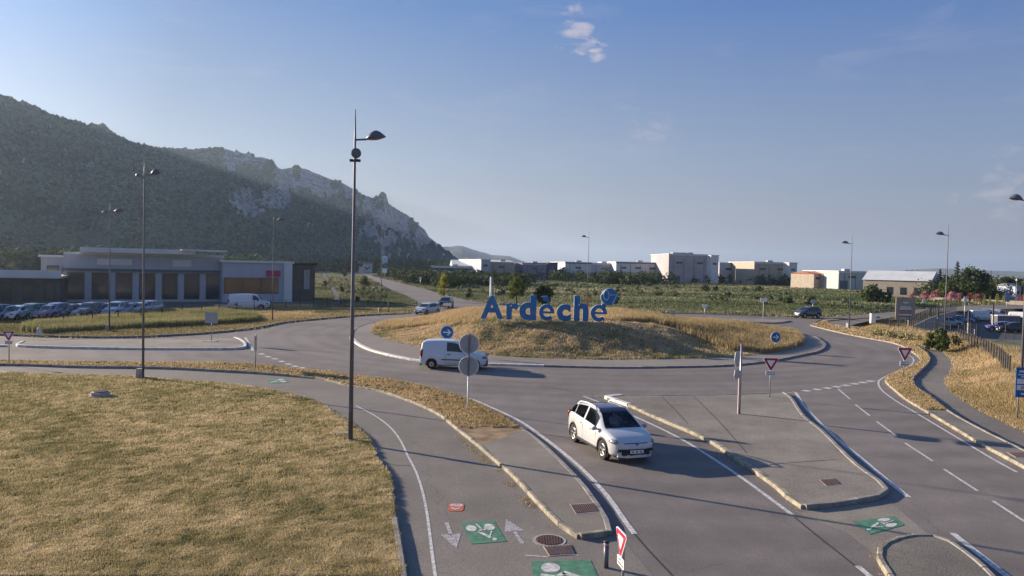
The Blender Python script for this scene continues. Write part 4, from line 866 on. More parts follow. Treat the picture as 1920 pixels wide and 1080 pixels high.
# ================================================================ STREET LAMPS
def lamp(px, py, topy, heady, side, label, block=True, z0=0.0, double=0, plate=False, headw=1.35, r=.07, camera_box=False, hx=None):
    x, y = P(px, py, z0) if z0 >= -.5 else P(px, py, z0); d = y; h = zt(px, topy, d) - z0; hh = zt(px, heady, d) - z0
    t = thing('street_lamp', label, 'street lamp', (x, y, z0), 0, 'mast street lamps around the roundabout')
    b = MB(); b.tube([(0, 0, 0), (0, 0, h * .45), (0, 0, hh), (0, 0, h)], [r, r * .74, r * .45, .012], 12); b.build('pole', m_pole, t, True)
    b = MB(); b.box((0, 0, .02), (.36, .36, .04))
    b.tube([(0, 0, .03), (0, 0, .10)], r * 1.25, 12); b.build('base_plate', m_steel, t)
    if block:
        b = MB(); b.box((-.16, -.04, .30), (.34, .42, .62), .3, taper=.78); b.build('concrete_block', m_conc, t)
    for sgn, k in ([(side, 1.0)] + ([(-side, .55)] if double else [])):
        zz = hh if k == 1 else hh - .12
        b = MB(); b.tube([(0, 0, zz), (sgn * .35 * k, 0, zz + .02), (sgn * .42 * k, 0, zz + .03)], .035, 8); b.build('arm', m_pole, t)
        # flattened leaf-shaped luminaire: domed lid over a shallow bowl
        hd = MB(); L_ = headw * k; nst = 14; vs = []; fs = []; nr = 12
        for i in range(nst + 1):
            u = i / nst; xx = sgn * (.38 * k + L_ * u); wd = .26 * k * math.sin(math.pi * (.03 + .97 * u) ** .85) ** .7 + .01; up = .26 * k * max(0, math.sin(math.pi * u ** .9)) ** 1.1 + .015; dn = .05 * k * math.sin(math.pi * u) + .01; zc = zz + .03 + .10 * u * k
            for j in range(nr):
                a = 2 * math.pi * j / nr; vs.append((xx, wd * math.cos(a), zc + (up if math.sin(a) > 0 else dn) * math.sin(a)))
        for i in range(nst):
            for j in range(nr): fs.append((i * nr + j, i * nr + (j + 1) % nr, (i + 1) * nr + (j + 1) % nr, (i + 1) * nr + j))
        fs += [tuple(range(nr)), tuple(range(nst * nr, (nst + 1) * nr))]
        hd.add(vs, fs); hd.build('lamp_head', m_pole, t, True)
    if camera_box:
        zz = zt(px, 288, d) - z0; b = MB(); b.tube([(.07, -.12, zz), (.08, -.17, zz)], [.18, .175], 24); b.ellipsoid((.08, -.17, zz), (.17, .05, .17), 20, 10); b.build('antenna_dish', m_pole, t, True)
        b = MB(); z2 = zt(px, 301, d) - z0
        b.box((-.11, -.03, z2), (.12, .09, .09)); b.box((.13, -.03, z2), (.16, .09, .09)); b.tube([(-.17, 0, z2), (.21, 0, z2)], .02, 6); b.tube([(.10, -.05, z2), (.09, -.12, zz - .15)], .015, 6); b.build('sensor_box', m_dark, t)
        b = MB(); b.box((0, -.11, 1.3), (.08, .03, .4)); b.build('service_door', m_pole, t)
    if plate:
        z2 = zt(px, 561, d) - z0; b = MB(); b.box((0, -.12, z2), (1.2, .05, .32)); b.box((0, -.12, z2 + .32), (.34, .05, .3)); b.build('warning_plate', M('warning_orange', (.80, .30, .10), .5, .1, 5), t)
    return t
lamp(657, 828, 205, 262, 1, 'tallest nearest lamp post, with a round dish and sensor box under its lamp head', False, .05, camera_box=True, headw=.72, r=.088)
lamp(268, 712, 290, 328, 1, 'thin double-headed lamp post at the edge of the left lawn with a block foot', True, .0, double=1, headw=.48)
lamp(205, 622, 378, 397, 1, 'distant lamp post on the green strip in front of the parked cars', headw=.9, double=1)
lamp(511, 602, 400, 413, 1, 'thin lamp post in front of the wide red-signed commercial wing', False, headw=.9)
lamp(714, 586, 420, 431, 1, 'lamp post with a white concrete block foot left of the north road mouth', headw=.9)
lamp(1101, 577, 432, 445, -1, 'lamp post with orange warning plates seen behind the blue letters', False, plate=True, headw=.9)
lamp(1592, 615, 440, 457, -1, 'lamp post at the cycle path bend right of the dark oncoming car', headw=.9)
lamp(1770, 648, 420, 441, -1, 'lamp post rising out of the glossy green bush', False, headw=.85)
lamp(1914, 742, 290, 376, -1, 'lamp post cut by the right edge behind the blue notice panel', False, headw=.75, r=.075)

# ================================================================ SIGNS
def post(t, h, r=.03, mat=None, x=0, y=0):
    b = MB(); b.tube([(x, y, -.05), (x, y, h)], r, 10); return b.build('post', mat or m_steel, t, True)
def sign_at(name, label, px, py, z0=0, rz=0, group=None, cat='road sign'):
    x, y = P(px, py, z0); return thing(name, label, cat, (x, y, z0), rz, group), y
def tri(s, cz, r=.06):      # downward triangle with rounded tips
    pts = []; R_ = s / math.sqrt(3) - r
    for k in range(3):
        a0 = math.radians(-90 + 120 * k); cx, cy = R_ * math.cos(a0) * 1, cz + R_ * math.sin(a0)
        for j in range(5): a = a0 - math.radians(60) + math.radians(120) * j / 4; pts.append((cx + r * math.cos(a), cy + r * math.sin(a)))
    return pts
def disc(r, cz, n=32, cx=0): return [(cx + r * math.cos(2 * math.pi * k / n), cz + r * math.sin(2 * math.pi * k / n)) for k in range(n)]
UX, UZ = (1, 0, 0), (0, 0, 1)      # faces look towards local -Y
def yield_sign(label, px, py, cy_px, s_px, rz, z0=.1, text=True, faded=False, grp='give way signs with plates'):
    t, d = sign_at('yield_sign', label, px, py, z0, rz, grp); s = s_px * d / F; zc = zt(px, cy_px, d) - z0
    zc += s * .09
    post(t, zc + s * .3); b = MB(); b.prism(tri(s, zc), (0, -.05, 0), UX, UZ, .02); b.build('plate_edge', m_white, t)
    b = MB(); b.prism(tri(s * .93, zc, .045), (0, -.063, 0), UX, UZ, .004); b.build('red_border', m_red, t)
    b = MB(); b.prism(tri(s * .52, zc, .02), (0, -.068, 0), UX, UZ, .004); b.build('white_field', m_white, t)
    if text:
        zp = zc - s * .75; w = s * .66; h = w * .5; b = MB(); b.prism(rr(w, h, .03, 0, zp), (0, -.05, 0), UX, UZ, .02); pl = b.build('text_plate', m_white, t)
        for i, tx in enumerate(('CÉDEZ LE', 'PASSAGE')):
            me = text_poly(tx, .12, .002); v = np.zeros(len(me.vertices) * 3); me.vertices.foreach_get('co', v); v = v.reshape(-1, 3); k = w * .84 / max(.01, np.ptp(v[:, 0]))
            v2 = np.c_[v[:, 0] * k, np.full(len(v), -.0625), v[:, 1] * k * .95 + zp + (h * .22 if i == 0 else -h * .22)]; me.vertices.foreach_set('co', v2.ravel()); me.update(); link('lettering', me, m_black, pl)
    return t
yield_sign('give way sign at the right tip of the large paved traffic island', 1443, 744, 682, 27, math.radians(-6), .12)
yield_sign('give way sign on the curved grass verge beside the right cycle path', 1694, 709, 663, 28, math.radians(6), .10)
yield_sign('give way sign at the bottom seen almost edge-on beside the low bollard', 1167, 1112, 1018, 55, math.radians(-79), 0)
yield_sign('faded give way sign at the far left on the narrow verge', 17, 684, 629, 20, math.radians(8), .05)
# keep-right arrows on the island
def arrow_sign(label, px, py, cy_px, dia_px, rz, z0, right=True):
    t, d = sign_at('arrow_sign', label, px, py, z0, rz, 'blue arrow signs on the central island'); r = dia_px * d / F / 2; zc = zt(px, cy_px, d) - z0
    post(t, zc, .03); b = MB(); b.prism(disc(r, zc), (0, -.05, 0), UX, UZ, .02); b.build('plate_edge', m_white, t)
    b = MB(); b.prism(disc(r * .9, zc), (0, -.063, 0), UX, UZ, .004); b.build('blue_face', m_blue, t)
    w = r * .085; a = MB(); a.prism([(-r * .6, zc - w), (r * .45, zc - w), (r * .45, zc + w), (-r * .6, zc + w)], (0, -.0675, 0), UX, UZ, .003)
    a.prism([(r * .62, zc), (r * .12, zc + r * .48), (r * .0, zc + r * .38), (r * .36, zc), (r * .0, zc - r * .38), (r * .12, zc - r * .48)], (0, -.071, 0), UX, UZ, .003)
    a.build('arrow', m_white, t); return t
arrow_sign('blue arrow sign standing behind the roof of the white van', 838, 666, 623, 26, math.radians(-10), .1)
arrow_sign('blue arrow sign at the right end of the roundabout mound', 1453, 658, 632, 21, math.radians(12), .1)
# back of two stacked discs
t, d = sign_at('disc_sign', 'two stacked grey sign discs seen from behind on one post on the scorched verge', 877, 768, .1, 0)
z1 = zt(877, 645, d) - .1; z2 = zt(877, 687, d) - .1; r = 18.3 * d / F
post(t, z2 - r, .04, m_white)
b = MB(); b.tube([(0, 0, z2 - r), (0, 0, z1 + r)], .04, 10); b.build('sleeve', m_pole, t)
for zc in (z1, z2):
    b = MB(); b.prism(disc(r, zc, 36), (0, -.10, 0), UX, UZ, .018); dk = b.build('disc', m_back, t)
    b = MB(); b.tube([(r * math.cos(a * math.pi / 18), -.09, zc + r * math.sin(a * math.pi / 18)) for a in range(37)], .016, 6, cap=False); b.build('rim', m_white, dk)
    b = MB()
    for q in (-.5, .5): b.box((0, -.075 + .0, zc + r * q), (r * 1.5, .03, .05)); 
    b.build('bracket', m_back, dk)
for o in t.children: o.location.y = 0
t.rotation_euler.z = math.radians(180)
for ch in t.children:
    pass
# edge-on direction sign on the big island
t, d = sign_at('direction_sign', 'tall direction sign seen edge-on on the large paved traffic island', 1385, 776, .12, 0)
h = zt(1385, 645, d) - .12; post(t, h, .045, m_steel, .05, .05); 
b = MB(); b.tube([(-.02, 0, 0), (-.02, 0, h * .62)], .042, 10); b.build('sleeve', M('pinkish_post', (.62, .50, .46), .6, .1, 4), t)
for zz, hh in ((h * .80, .62), (h * .585, .42)):
    b = MB(); b.prism([(0, -hh / 2), (.75, -hh / 2), (.92, 0), (.75, hh / 2), (0, hh / 2)], (-.06, -.05, zz), (-.50, -.866, 0), UZ, .035); p = b.build('panel', m_back, t)
    b = MB(); b.tube([(-.06, -.05, zz + hh / 2), (-.435, -.70, zz + hh / 2), (-.52, -.85, zz), (-.435, -.70, zz - hh / 2)], .018, 6); b.build('rim', m_white, p)
# narrow edge-on sign beside the left arm
t, d = sign_at('edge_sign', 'narrow dark sign seen edge-on beside the left arm of the road', 479, 691, .1, math.radians(17))
h = zt(479, 627, d) - .1; post(t, h, .035); b = MB(); b.box((0, 0, h * .76), (.10, 1.2, h * .46)); b.build('panel', m_steel, t)
t, d = sign_at('panel_sign', 'grey rectangular sign back on a thin post on the long left traffic island', 396, 640, .12, 0)
h = zt(396, 585, d) - .12; w = 24 * d / F; post(t, h, .035, x=0, y=.06); b = MB(); hp = 21 * d / F; b.prism(rr(w, hp, .05, 0, h - hp / 2), (0, 0, 0), UX, UZ, .03)
for q in (.25, .75): b.box((0, -.03, h - hp * q), (w * .96, .03, .05))
b.build('panel', m_back, t); b = MB(); b.box((0, 0, .0), (.9, .9, .06)); b.build('footing', m_conc, t)
# three posts with a pale bar behind the mound
xx, yy_ = P(838, 607); dep = 86.0; xx = xx / yy_ * dep
t = thing('frame_sign', 'pale bar on three thin rusty posts left of the blue word, above the van', 'road sign', (xx, dep, 0), 0); h = zt(838, 569, dep)
for q in (-.38, .0, .38): post(t, h, .045, M('rusty_post', (.22, .14, .08), .8, .2, 6), q, .1 if q == 0 else 0)
b = MB(); b.box((0, -.07, h - .12), (.95, .06, .3)); b.build('panel', m_white, t)
# mast above letter A, small signs far away
def far_sign(name, label, px, ybase, ytop, w_px, h_px, shape, mat, dep=None, pmat=None, rz=0):
    if dep is None: x, y = P(px, ybase)
    else: x, y = at(px, dep)
    t = thing(name, label, 'road sign', (x, y, gz1(x, y)), rz); z0 = gz1(x, y); h = zt(px, ytop, y) - z0; w = w_px * y / F; hp = h_px * y / F; post(t, h - .02, max(.035, y * .00035), pmat or m_steel, 0, .06 + y * .0004)
    poly = {'rect': rr(w, hp, min(w, hp) * .1, 0, h - hp / 2), 'disc': disc(w / 2, h - w / 2, 24), 'tri': tri(w, h - w * .3, w * .08), 'dia': [(0, h), (w / 2, h - hp / 2), (0, h - hp), (-w / 2, h - hp / 2)], 'arrow': [(-w / 2, h - hp), (w * .35, h - hp), (w / 2, h - hp / 2), (w * .35, h), (-w / 2, h)]}[shape]
    b = MB(); b.prism(poly, (0, 0, 0), UX, UZ, .04); b.build('panel', mat, t); return t
x, y = at(917, 98); t = thing('white_mast', 'plain white mast rising behind the letter A', 'mast', (x, y, 0)); post(t, zt(917, 519, y), .14, m_white); b = MB(); b.tube([(.5, 0, 0), (.5, 0, zt(917, 540, y))], .03, 6); b.build('stay', m_white, t)
far_sign('town_sign', 'small cream square sign beside the north road by its lamp post', 721, 524, 503, 9, 8.5, 'rect', m_white)
far_sign('sign_back', 'large grey slatted sign back straddling the far end of the north road', 678, 519, 500, 11, 13, 'rect', m_back)
far_sign('round_sign', 'tiny yellowish round sign on the scrub side of the north road', 788, 540, 519, 4.4, 4.4, 'disc', m_white)
far_sign('yield_sign', 'back of a white triangular sign behind the tall grass of the mound', 1321, 600, 571, 10, 9, 'tri', m_white)
t = far_sign('arrow_board', 'white two-row direction board at the mouth of the east road', 1431, 605, 559, 14, 7, 'arrow', m_white, pmat=M('pinkish_post', (.62, .50, .46)))
far_sign('round_sign', 'round sign back on a short post right behind the dark oncoming car', 1524, 592, 561, 9, 9, 'disc', m_back)
far_sign('dial_sign', 'small grey arched panel low behind the mound grass', 1258, 600, 583, 10, 10, 'rect', m_back, dep=96)
far_sign('notice_sign', 'white notice with a yellow foot on a post near the pink oleanders', 1809, 592, 556, 6, 10, 'rect', m_white)
far_sign('notice_sign', 'orange square notice left of the yellow-green conifers', 1836, 572, 559, 6, 7, 'rect', M('warning_orange', (.80, .30, .10)))
far_sign('town_sign', 'tall blue-grey road sign seen from behind by the yellow-green conifers', 1888, 577, 549, 9, 17, 'rect', M('blue_grey_panel', (.17, .24, .34)))
far_sign('small_sign', 'tiny white double post marker in the meadow beyond the billboard', 1732, 570, 561, 6, 8, 'rect', m_white)
# tall thin wire-like post by the left road
t, d = sign_at('marker_post', 'thin dark marker post on the turf right of the white-footed lamp post', 728, 588, 0); post(t, zt(728, 562, d), .05, m_dark)
# bollard
t, d = sign_at('bollard', 'short dark bollard with a pale ring near the bottom edge', 1136, 1065, 0, 0, cat='bollard')
h = .60; b = MB(); b.tube([(0, 0, 0), (0, 0, h * .84)], .055, 20); b.build('post', m_pole, t, True)
b = MB(); b.tube([(0, 0, h * .84), (0, 0, h * .92)], .058, 20); b.build('reflective_ring', M('ring_pink', (.55, .33, .30), .5), t, True)
b = MB(); b.tube([(0, 0, h * .92), (0, 0, h * .97), (0, 0, h)], [.055, .068, .045], 20); b.build('cap', m_dark, t, True)
# blue notice panel on the right
t, d = sign_at('notice_board', 'blue notice board with white prohibition panels on a post at the right edge', 1905, 785, .05, math.radians(-8), cat='notice board')
zt_, zb_ = zt(1915, 689, d) - .05, zt(1915, 745, d) - .05; w = .95; hh = zt_ - zb_; zc = (zt_ + zb_) / 2; cx = w / 2 - .08
post(t, zt_ - .05, .035, m_steel, .08, .05); b = MB(); b.prism(rr(w, hh, .03, cx, zc), (0, 0, 0), UX, UZ, .03); pn = b.build('panel', m_blue, t)
b = MB(); b.prism(rr(w * .9, hh * .17, .01, cx, zc + hh * .04), (0, -.018, 0), UX, UZ, .004); b.prism(rr(w * .9, hh * .17, .01, cx, zc - hh * .17), (0, -.018, 0), UX, UZ, .004)
b.prism(rr(w * .72, hh * .06, .01, cx, zc + hh * .37), (0, -.018, 0), UX, UZ, .004)
for k in range(2): b.prism(rr(w * (.8, .55)[k], hh * .035, .01, cx, zc + hh * (.26 - .07 * k)), (0, -.018, 0), UX, UZ, .004)
b.prism(rr(w * .5, hh * .05, .01, cx, zc - hh * .38), (0, -.018, 0), UX, UZ, .004); b.build('white_panel', m_white, pn)
b = MB()
for (qx, qz) in ((.08, .04), (-.20, -.17)):
    pts = [(cx + qx * w + .06 * math.cos(a * math.pi / 10), -.024, zc + qz * hh + .06 * math.sin(a * math.pi / 10)) for a in range(21)]; b.tube(pts, .010, 6, cap=False); b.tube([pts[7], pts[17]], .008, 6)
b.build('pictogram', m_red, pn)
# timber billboard
BX, BY = P(1704, 624, -.3)[0], P(1704, 624, -.3)[1]; z0 = gz1(BX, BY); t = thing('billboard', 'weathered timber billboard with pale and red lines of writing on two posts', 'billboard', (BX, BY, z0), math.radians(-4))
d = BY; zt_, zb_ = zt(1693, 558, d) - z0, zt(1693, 600, d) - z0; w = 35 * d / F; hh = zt_ - zb_; cx = -8 * d / F
m_tim = M('weathered_timber', (.36, .30, .24), .85, .2, 2, .4, 30, stretch=(8, 8, .6)); 
for q in (0.0, -18 * d / F): 
    b = MB(); b.box((q, .12, zt_ * .5 - .1), (.16, .16, zt_)); b.build('post', M('bleached_post', (.42, .36, .30), .8, .2, 5), t)
b = MB(); b.box((cx, 0, (zt_ + zb_) / 2), (w, .08, hh)); bo = b.build('board', m_tim, t)
b = MB(); rg = random.Random(3); lines = [(.78, .26, 0, .07), (.585, .50, 0, .055), (.50, .58, 0, .06), (.41, .62, 1, .045), (.32, .56, 1, .04), (.235, .66, 0, .055), (.16, .62, 1, .04), (.09, .56, 0, .04)]
for (v, ww, mi_, th) in lines:
    x0 = -ww / 2
    while x0 < ww / 2: cwid = rg.uniform(.022, .04); b.box((cx + (x0 + cwid / 2) * w, -.046, zb_ + v * hh), (cwid * w * .86, .012, th * hh * rg.uniform(.8, 1)), mi=mi_); x0 += cwid
b.build('lettering', [m_white, M('faded_red', (.42, .10, .09))], bo)
# grey cabinet
t, d = sign_at('utility_cabinet', 'white roadside utility cabinet left of the timber billboard', 1636, 606, 0, cat='cabinet'); h = zt(1636, 588, d); w = 8.5 * d / F
b = MB(); b.box((0, 0, h / 2), (w, .4, h)); b.build('body', m_white, t); b = MB(); b.box((0, 0, h + .02), (w * 1.08, .46, .05)); b.build('cap', m_back, t); b = MB(); b.box((0, -.205, h * .5), (w * .84, .02, h * .84)); b.build('door', m_white, t)

# ================================================================ THE BLUE WORD
m_letter = M('letter_blue', (.015, .17, .42), .35, .08, 3, coat=.3); m_side = M('letter_side', (.42, .56, .68), .5, .06, 3)
LD = 59.2; ax, ay = at(1017, LD); aw = thing('word_sign', 'large standing blue letters spelling the name of the department with a round emblem', 'letter sign', (ax, ay, 0), 0)
def X_(px): return at(px, LD)[0] - ax
def glyph(ch, x0, x1, ytop, ybot, bold=.035):
    me = text_poly(ch, 1.0, bold, .5); v = np.zeros(len(me.vertices) * 3); me.vertices.foreach_get('co', v); v = v.reshape(-1, 3)
    a, b = v.min(0), v.max(0); wx0, wx1 = X_(x0), X_(x1); c = (x0 + x1) / 2; z1, z0 = zt(c, ytop, LD), zt(c, ybot, LD)
    nv_ = np.c_[wx0 + (v[:, 0] - a[0]) / (b[0] - a[0]) * (wx1 - wx0), -(v[:, 2] / (b[2] - a[2])) * .26, z0 + (v[:, 1] - a[1]) / (b[1] - a[1]) * (z1 - z0)]
    me.vertices.foreach_set('co', nv_.ravel()); me.update(); o = link('letter', me, [m_letter, m_side], aw)
    for p in me.polygons: p.material_index = 0 if p.normal.y < -.7 else 1
    return z0
foot = []
def shape_e(x0, x1, ytop, ybot):
    c = (x0 + x1) / 2; wx0, wx1 = X_(x0), X_(x1); z1, z0 = zt(c, ytop, LD), zt(c, ybot, LD); rx, ry = .235, .27
    def pt(a, r_): a = math.radians(a); return (.5 + r_[0] * math.cos(a), .5 + r_[1] * math.sin(a))
    out = [(1.0, .44)] + [pt(a, (.5, .5)) for a in range(0, 321, 8)] + [pt(a, (rx, ry)) for a in range(318, 192, -8)] + [(.5 - rx * .97, .44)]
    hole = [pt(a, (rx, ry)) for a in range(166, 12, -8)] + [(.5 + rx * .95, .57), (.5 - rx * .95, .57)]
    f = lambda p: Vector((wx0 + p[0] * (wx1 - wx0), 0, z0 + p[1] * (z1 - z0)))
    loops = [[f(p) for p in out], [f(p) for p in hole]]; tri = tessellate_polygon([[Vector((q.x, q.z, 0)) for q in lp] for lp in loops]); al = loops[0] + loops[1]; n = len(al)
    vs = [(q.x, -.13, q.z) for q in al] + [(q.x, .13, q.z) for q in al]; fs = [tuple(t) for t in tri] + [tuple(i + n for i in t) for t in tri]; b0 = 0
    for lp in loops:
        m = len(lp); fs += [(b0 + i, b0 + (i + 1) % m, b0 + (i + 1) % m + n, b0 + i + n) for i in range(m)]; b0 += m
    me = bpy.data.meshes.new('letter'); me.from_pydata(vs, [], fs); bm = bmesh.new(); bm.from_mesh(me); bmesh.ops.recalc_face_normals(bm, faces=bm.faces); bm.to_mesh(me); bm.free(); o = link('letter', me, [m_letter, m_side], aw)
    for p in me.polygons: p.material_index = 0 if p.normal.y < -.7 else 1
    return z0
for ch, x0, x1, yt, yb in (('A', 898.7, 941.5, 554, 597.2), ('r', 947, 971, 568, 598.5), ('d', 970.8, 1003, 552.8, 599.8), ('e', 1008, 1036.5, 570, 601), ('c', 1041, 1067.5, 570, 602), ('h', 1073, 1100.5, 554.5, 602), ('e', 1104.5, 1135, 571, 602.8)):
    zb = shape_e(x0, x1, yt, yb) if ch == 'e' else glyph(ch, x0, x1, yt, yb, .05 if ch != 'A' else .04); foot.append((X_(x0) + .2, zb)); foot.append((X_(x1) - .25, zb))
def lpoly(pts, name, mats, dy=0, dep=.26, parent=None):
    q = [(X_(a), zt(a, b, LD)) for a, b in pts]; b = MB(); b.prism(q, (0, dy, 0), UX, UZ, dep, 0, 1); o = b.build(name, mats, parent or aw)
    return o
lpoly([(1010.5, 555.5), (1023, 555), (1028, 565), (1025, 570), (1021.5, 564.5), (1018, 565)], 'accent', [m_letter, m_side])
b = MB()
for fx_, fz in foot: g0 = mz(ax + fx_, LD); b.tube([(fx_, 0, g0 - .3), (fx_, 0, fz + .15)], .035, 6)
b.build('footing', m_blue, aw)
em = lpoly([(1139.4 + 15.2 * math.cos(a * math.pi / 14) - .6, 556.5 + 15.8 * math.sin(a * math.pi / 14)) for a in range(28)], 'emblem', [m_letter, m_side], dep=.30)
lpoly([(1127, 568), (1124, 574), (1121.5, 577), (1127, 576.5), (1131.5, 577.5), (1134.5, 572.5)], 'emblem_tail', [m_letter, m_side], dep=.24, parent=em)
b = MB(); ell = [(X_(1132.5 + 5.2 * math.cos(a * math.pi / 12)), -.17, zt(1132, 553.5 + 9 * math.sin(a * math.pi / 12), LD)) for a in range(25)]; b.tube(ell, .045, 6, cap=False)
b.tube([(X_(p[0]), -.17, zt(p[0], p[1], LD)) for p in ((1122.5, 552), (1123, 560), (1126, 566), (1125, 572))], .05, 6); b.tube([(X_(p[0]), -.17, zt(p[0], p[1], LD)) for p in ((1139, 553), (1152.5, 552.5), (1144.5, 569))], .05, 6); b.build('outline', m_side, em)

# ================================================================ VEHICLES
def smooth_interp(x, pts):
    xs_ = [p[0] for p in pts]; ys_ = [p[1] for p in pts]; n = len(xs_)
    x = min(max(x, xs_[0]), xs_[-1]); i = min(np.searchsorted(xs_, x, 'right') - 1, n - 2); h = xs_[i + 1] - xs_[i]; t = (x - xs_[i]) / h
    def sl(k):
        if k == 0: return (ys_[1] - ys_[0]) / (xs_[1] - xs_[0])
        if k == n - 1: return (ys_[-1] - ys_[-2]) / (xs_[-1] - xs_[-2])
        a = (ys_[k] - ys_[k - 1]) / (xs_[k] - xs_[k - 1]); b = (ys_[k + 1] - ys_[k]) / (xs_[k + 1] - xs_[k]); return 0 if a * b <= 0 else 2 * a * b / (a + b)
    return (2 * t ** 3 - 3 * t ** 2 + 1) * ys_[i] + (t ** 3 - 2 * t ** 2 + t) * h * sl(i) + (-2 * t ** 3 + 3 * t ** 2) * ys_[i + 1] + (t ** 3 - t ** 2) * h * sl(i + 1)
m_glass = M('car_glass', (.012, .016, .02), .06, .1, 2, spec=.8)
m_tyre = M('tyre_rubber', (.016, .016, .017), .85, .2, 20)
m_rim = M('alloy_rim', (.50, .48, .46), .3, .1, 5, metal=.8)
m_lampg = M('headlight_glass', (.22, .21, .21), .10, .2, 9, spec=.9, coat=1)
m_tail = M('tail_light_red', (.25, .01, .012), .2, .1, 6)
m_seam = M('panel_gap', (.03, .03, .035), .7)
m_winsee = bpy.data.materials.new('windscreen_glass'); m_winsee.use_nodes = True; n = m_winsee.node_tree; tb = n.nodes.new('ShaderNodeBsdfTransparent'); tb.inputs[0].default_value = (.78, .84, .84, 1)
gb = n.nodes.new('ShaderNodeBsdfGlossy'); gb.inputs['Roughness'].default_value = .03; mi = n.nodes.new('ShaderNodeMixShader'); fr = n.nodes.new('ShaderNodeFresnel'); fr.inputs[0].default_value = 1.5
n.links.new(fr.outputs[0], mi.inputs[0]); n.links.new(tb.outputs[0], mi.inputs[1]); n.links.new(gb.outputs[0], mi.inputs[2]); n.links.new(mi.outputs[0], n.nodes['Material Output'].inputs[0])
m_sidesee = m_winsee.copy(); m_sidesee.name = 'side_window_glass'
for q_ in m_sidesee.node_tree.nodes:
    if q_.type == 'BSDF_TRANSPARENT': q_.inputs[0].default_value = (.30, .34, .36, 1)
def car(label, paint, spec, step=.05, see=False, cat='car', name='car', group=None, roofmat=None, detail=2):
    Ln, Wd, Ht = spec['L'], spec['W'], spec['H']; wb = spec['wb']; xr = -wb / 2 + spec.get('off', 0); xf = xr + wb; rw = spec.get('r', .33); a0, a1 = spec['roofx']
    top = spec['top']; belt = spec['belt']; plan = spec['plan']; hb = spec.get('clear', .22)
    t = thing(name, label, cat, (0, 0, 0), 0, group)
    nx = int(Ln / step); xs_ = sorted(set([round(-Ln / 2 + Ln * i / nx, 4) for i in range(nx + 1)])); rows = 12; V_ = []; zone = []
    maxg = max(p[1] for p in top) - min(smooth_interp(q, belt) for q in (a0, a1))
    for x in xs_:
        zt_ = smooth_interp(x, top); zb = min(smooth_interp(x, belt), zt_ - .015); hw = smooth_interp(x, plan); gh = zt_ - zb; k = min(1, gh / maxg); rh = hw * (.93 - .20 * k * spec.get('tumble', 1))
        bot = hb + .10 * max(0, abs(x) - Ln / 2 + .35) / .35; arch = 0
        for wx in (xr, xf):
            dx = x - wx; ra = rw * 1.16
            if abs(dx) < ra: arch = max(arch, rw + math.sqrt(ra * ra - dx * dx))
        zs = max(bot + .06, arch); zm = max((zs + zb) / 2, zb * .70); zm = max(zm, zs + .03)
        ring = [(0, bot), (hw * .80, bot), (hw * .80, max(bot, arch - .0) if arch else bot), (hw * .965, zs), (hw * 1.0, min(zs + .06, zm)), (hw * 1.0, zm), (hw * .985, zb - .05 if zb - .05 > zm else zm + .005), (hw * .955, zb), (hw * .955 + (rh - hw * .955) * .12, zb + gh * .10), (rh + (hw * .955 - rh) * .12, zb + gh * .86), (rh * .90, zb + gh * .965), (rh * .55, zt_ - .012 * k), (0, zt_)]
        V_.append([(x, w_, z_) for w_, z_ in ring])
    body = MB(); nr = len(V_[0])
    win_s = MB(); ws = MB(); rf = MB()
    def surf(i, j, s): q = V_[i][j]; return (q[0], q[1] * s, q[2])
    panes = spec['panes']
    for i in range(len(xs_) - 1):
        xm = (xs_[i] + xs_[i + 1]) / 2; slope = abs(V_[i + 1][-1][2] - V_[i][-1][2]) / (xs_[i + 1] - xs_[i])
        for s in (1, -1):
            for j in range(nr - 1):
                q = [surf(i, j, s), surf(i + 1, j, s), surf(i + 1, j + 1, s), surf(i, j + 1, s)]
                if s > 0: q = q[::-1]
                tgt = body
                if j == 8 and any(p0 < xm < p1 for p0, p1 in panes): tgt = win_s
                elif j >= 10 and (spec['ws'][0] < xm < spec['ws'][1]): tgt = ws
                elif j >= 10 and spec.get('rws') and (spec['rws'][0] < xm < spec['rws'][1]): tgt = win_s
                elif j >= 10 and roofmat and a0 - .1 < xm < a1 + .06: tgt = rf
                tgt.add(q, [(0, 1, 2, 3)])
    for i, e in ((0, 1), (len(xs_) - 1, -1)):
        pts = [surf(i, j, 1) for j in range(nr)] + [surf(i, j, -1) for j in range(nr - 2, 0, -1)]; body.add(pts, [tuple(range(len(pts)))[::e]])
    def weld(mb, nm, mat, smooth=True):
        me = mb.mesh(nm); bm = bmesh.new(); bm.from_mesh(me); bmesh.ops.remove_doubles(bm, verts=bm.verts, dist=.0008); bmesh.ops.recalc_face_normals(bm, faces=bm.faces)
        if nm == 'body': pass
        bm.to_mesh(me); bm.free(); return link(nm, me, mat, t, smooth)
    bo = weld(body, 'body', paint)
    for p in bo.data.polygons:
        if abs(p.normal.x) > .999: p.use_smooth = False
    weld(win_s, 'side_glass', m_sidesee if see else m_glass); weld(ws, 'windscreen', m_winsee if see else m_glass)
    if roofmat: weld(rf, 'roof_panel', roofmat)
    def side_pt(x, f, s, out=.004):     # f 0..1 from sill to belt
        z_s = smooth_interp(x, belt); hw = smooth_interp(x, plan); z = .34 + (z_s - .34) * f; return (x, s * (hw * (1.0 if f < .85 else .975) + out), z)
    if detail:
        b = MB(); b.box((0, 0, rw + .08), (Ln * .90, Wd * .74, .30)); b.build('underbody', m_black, t)
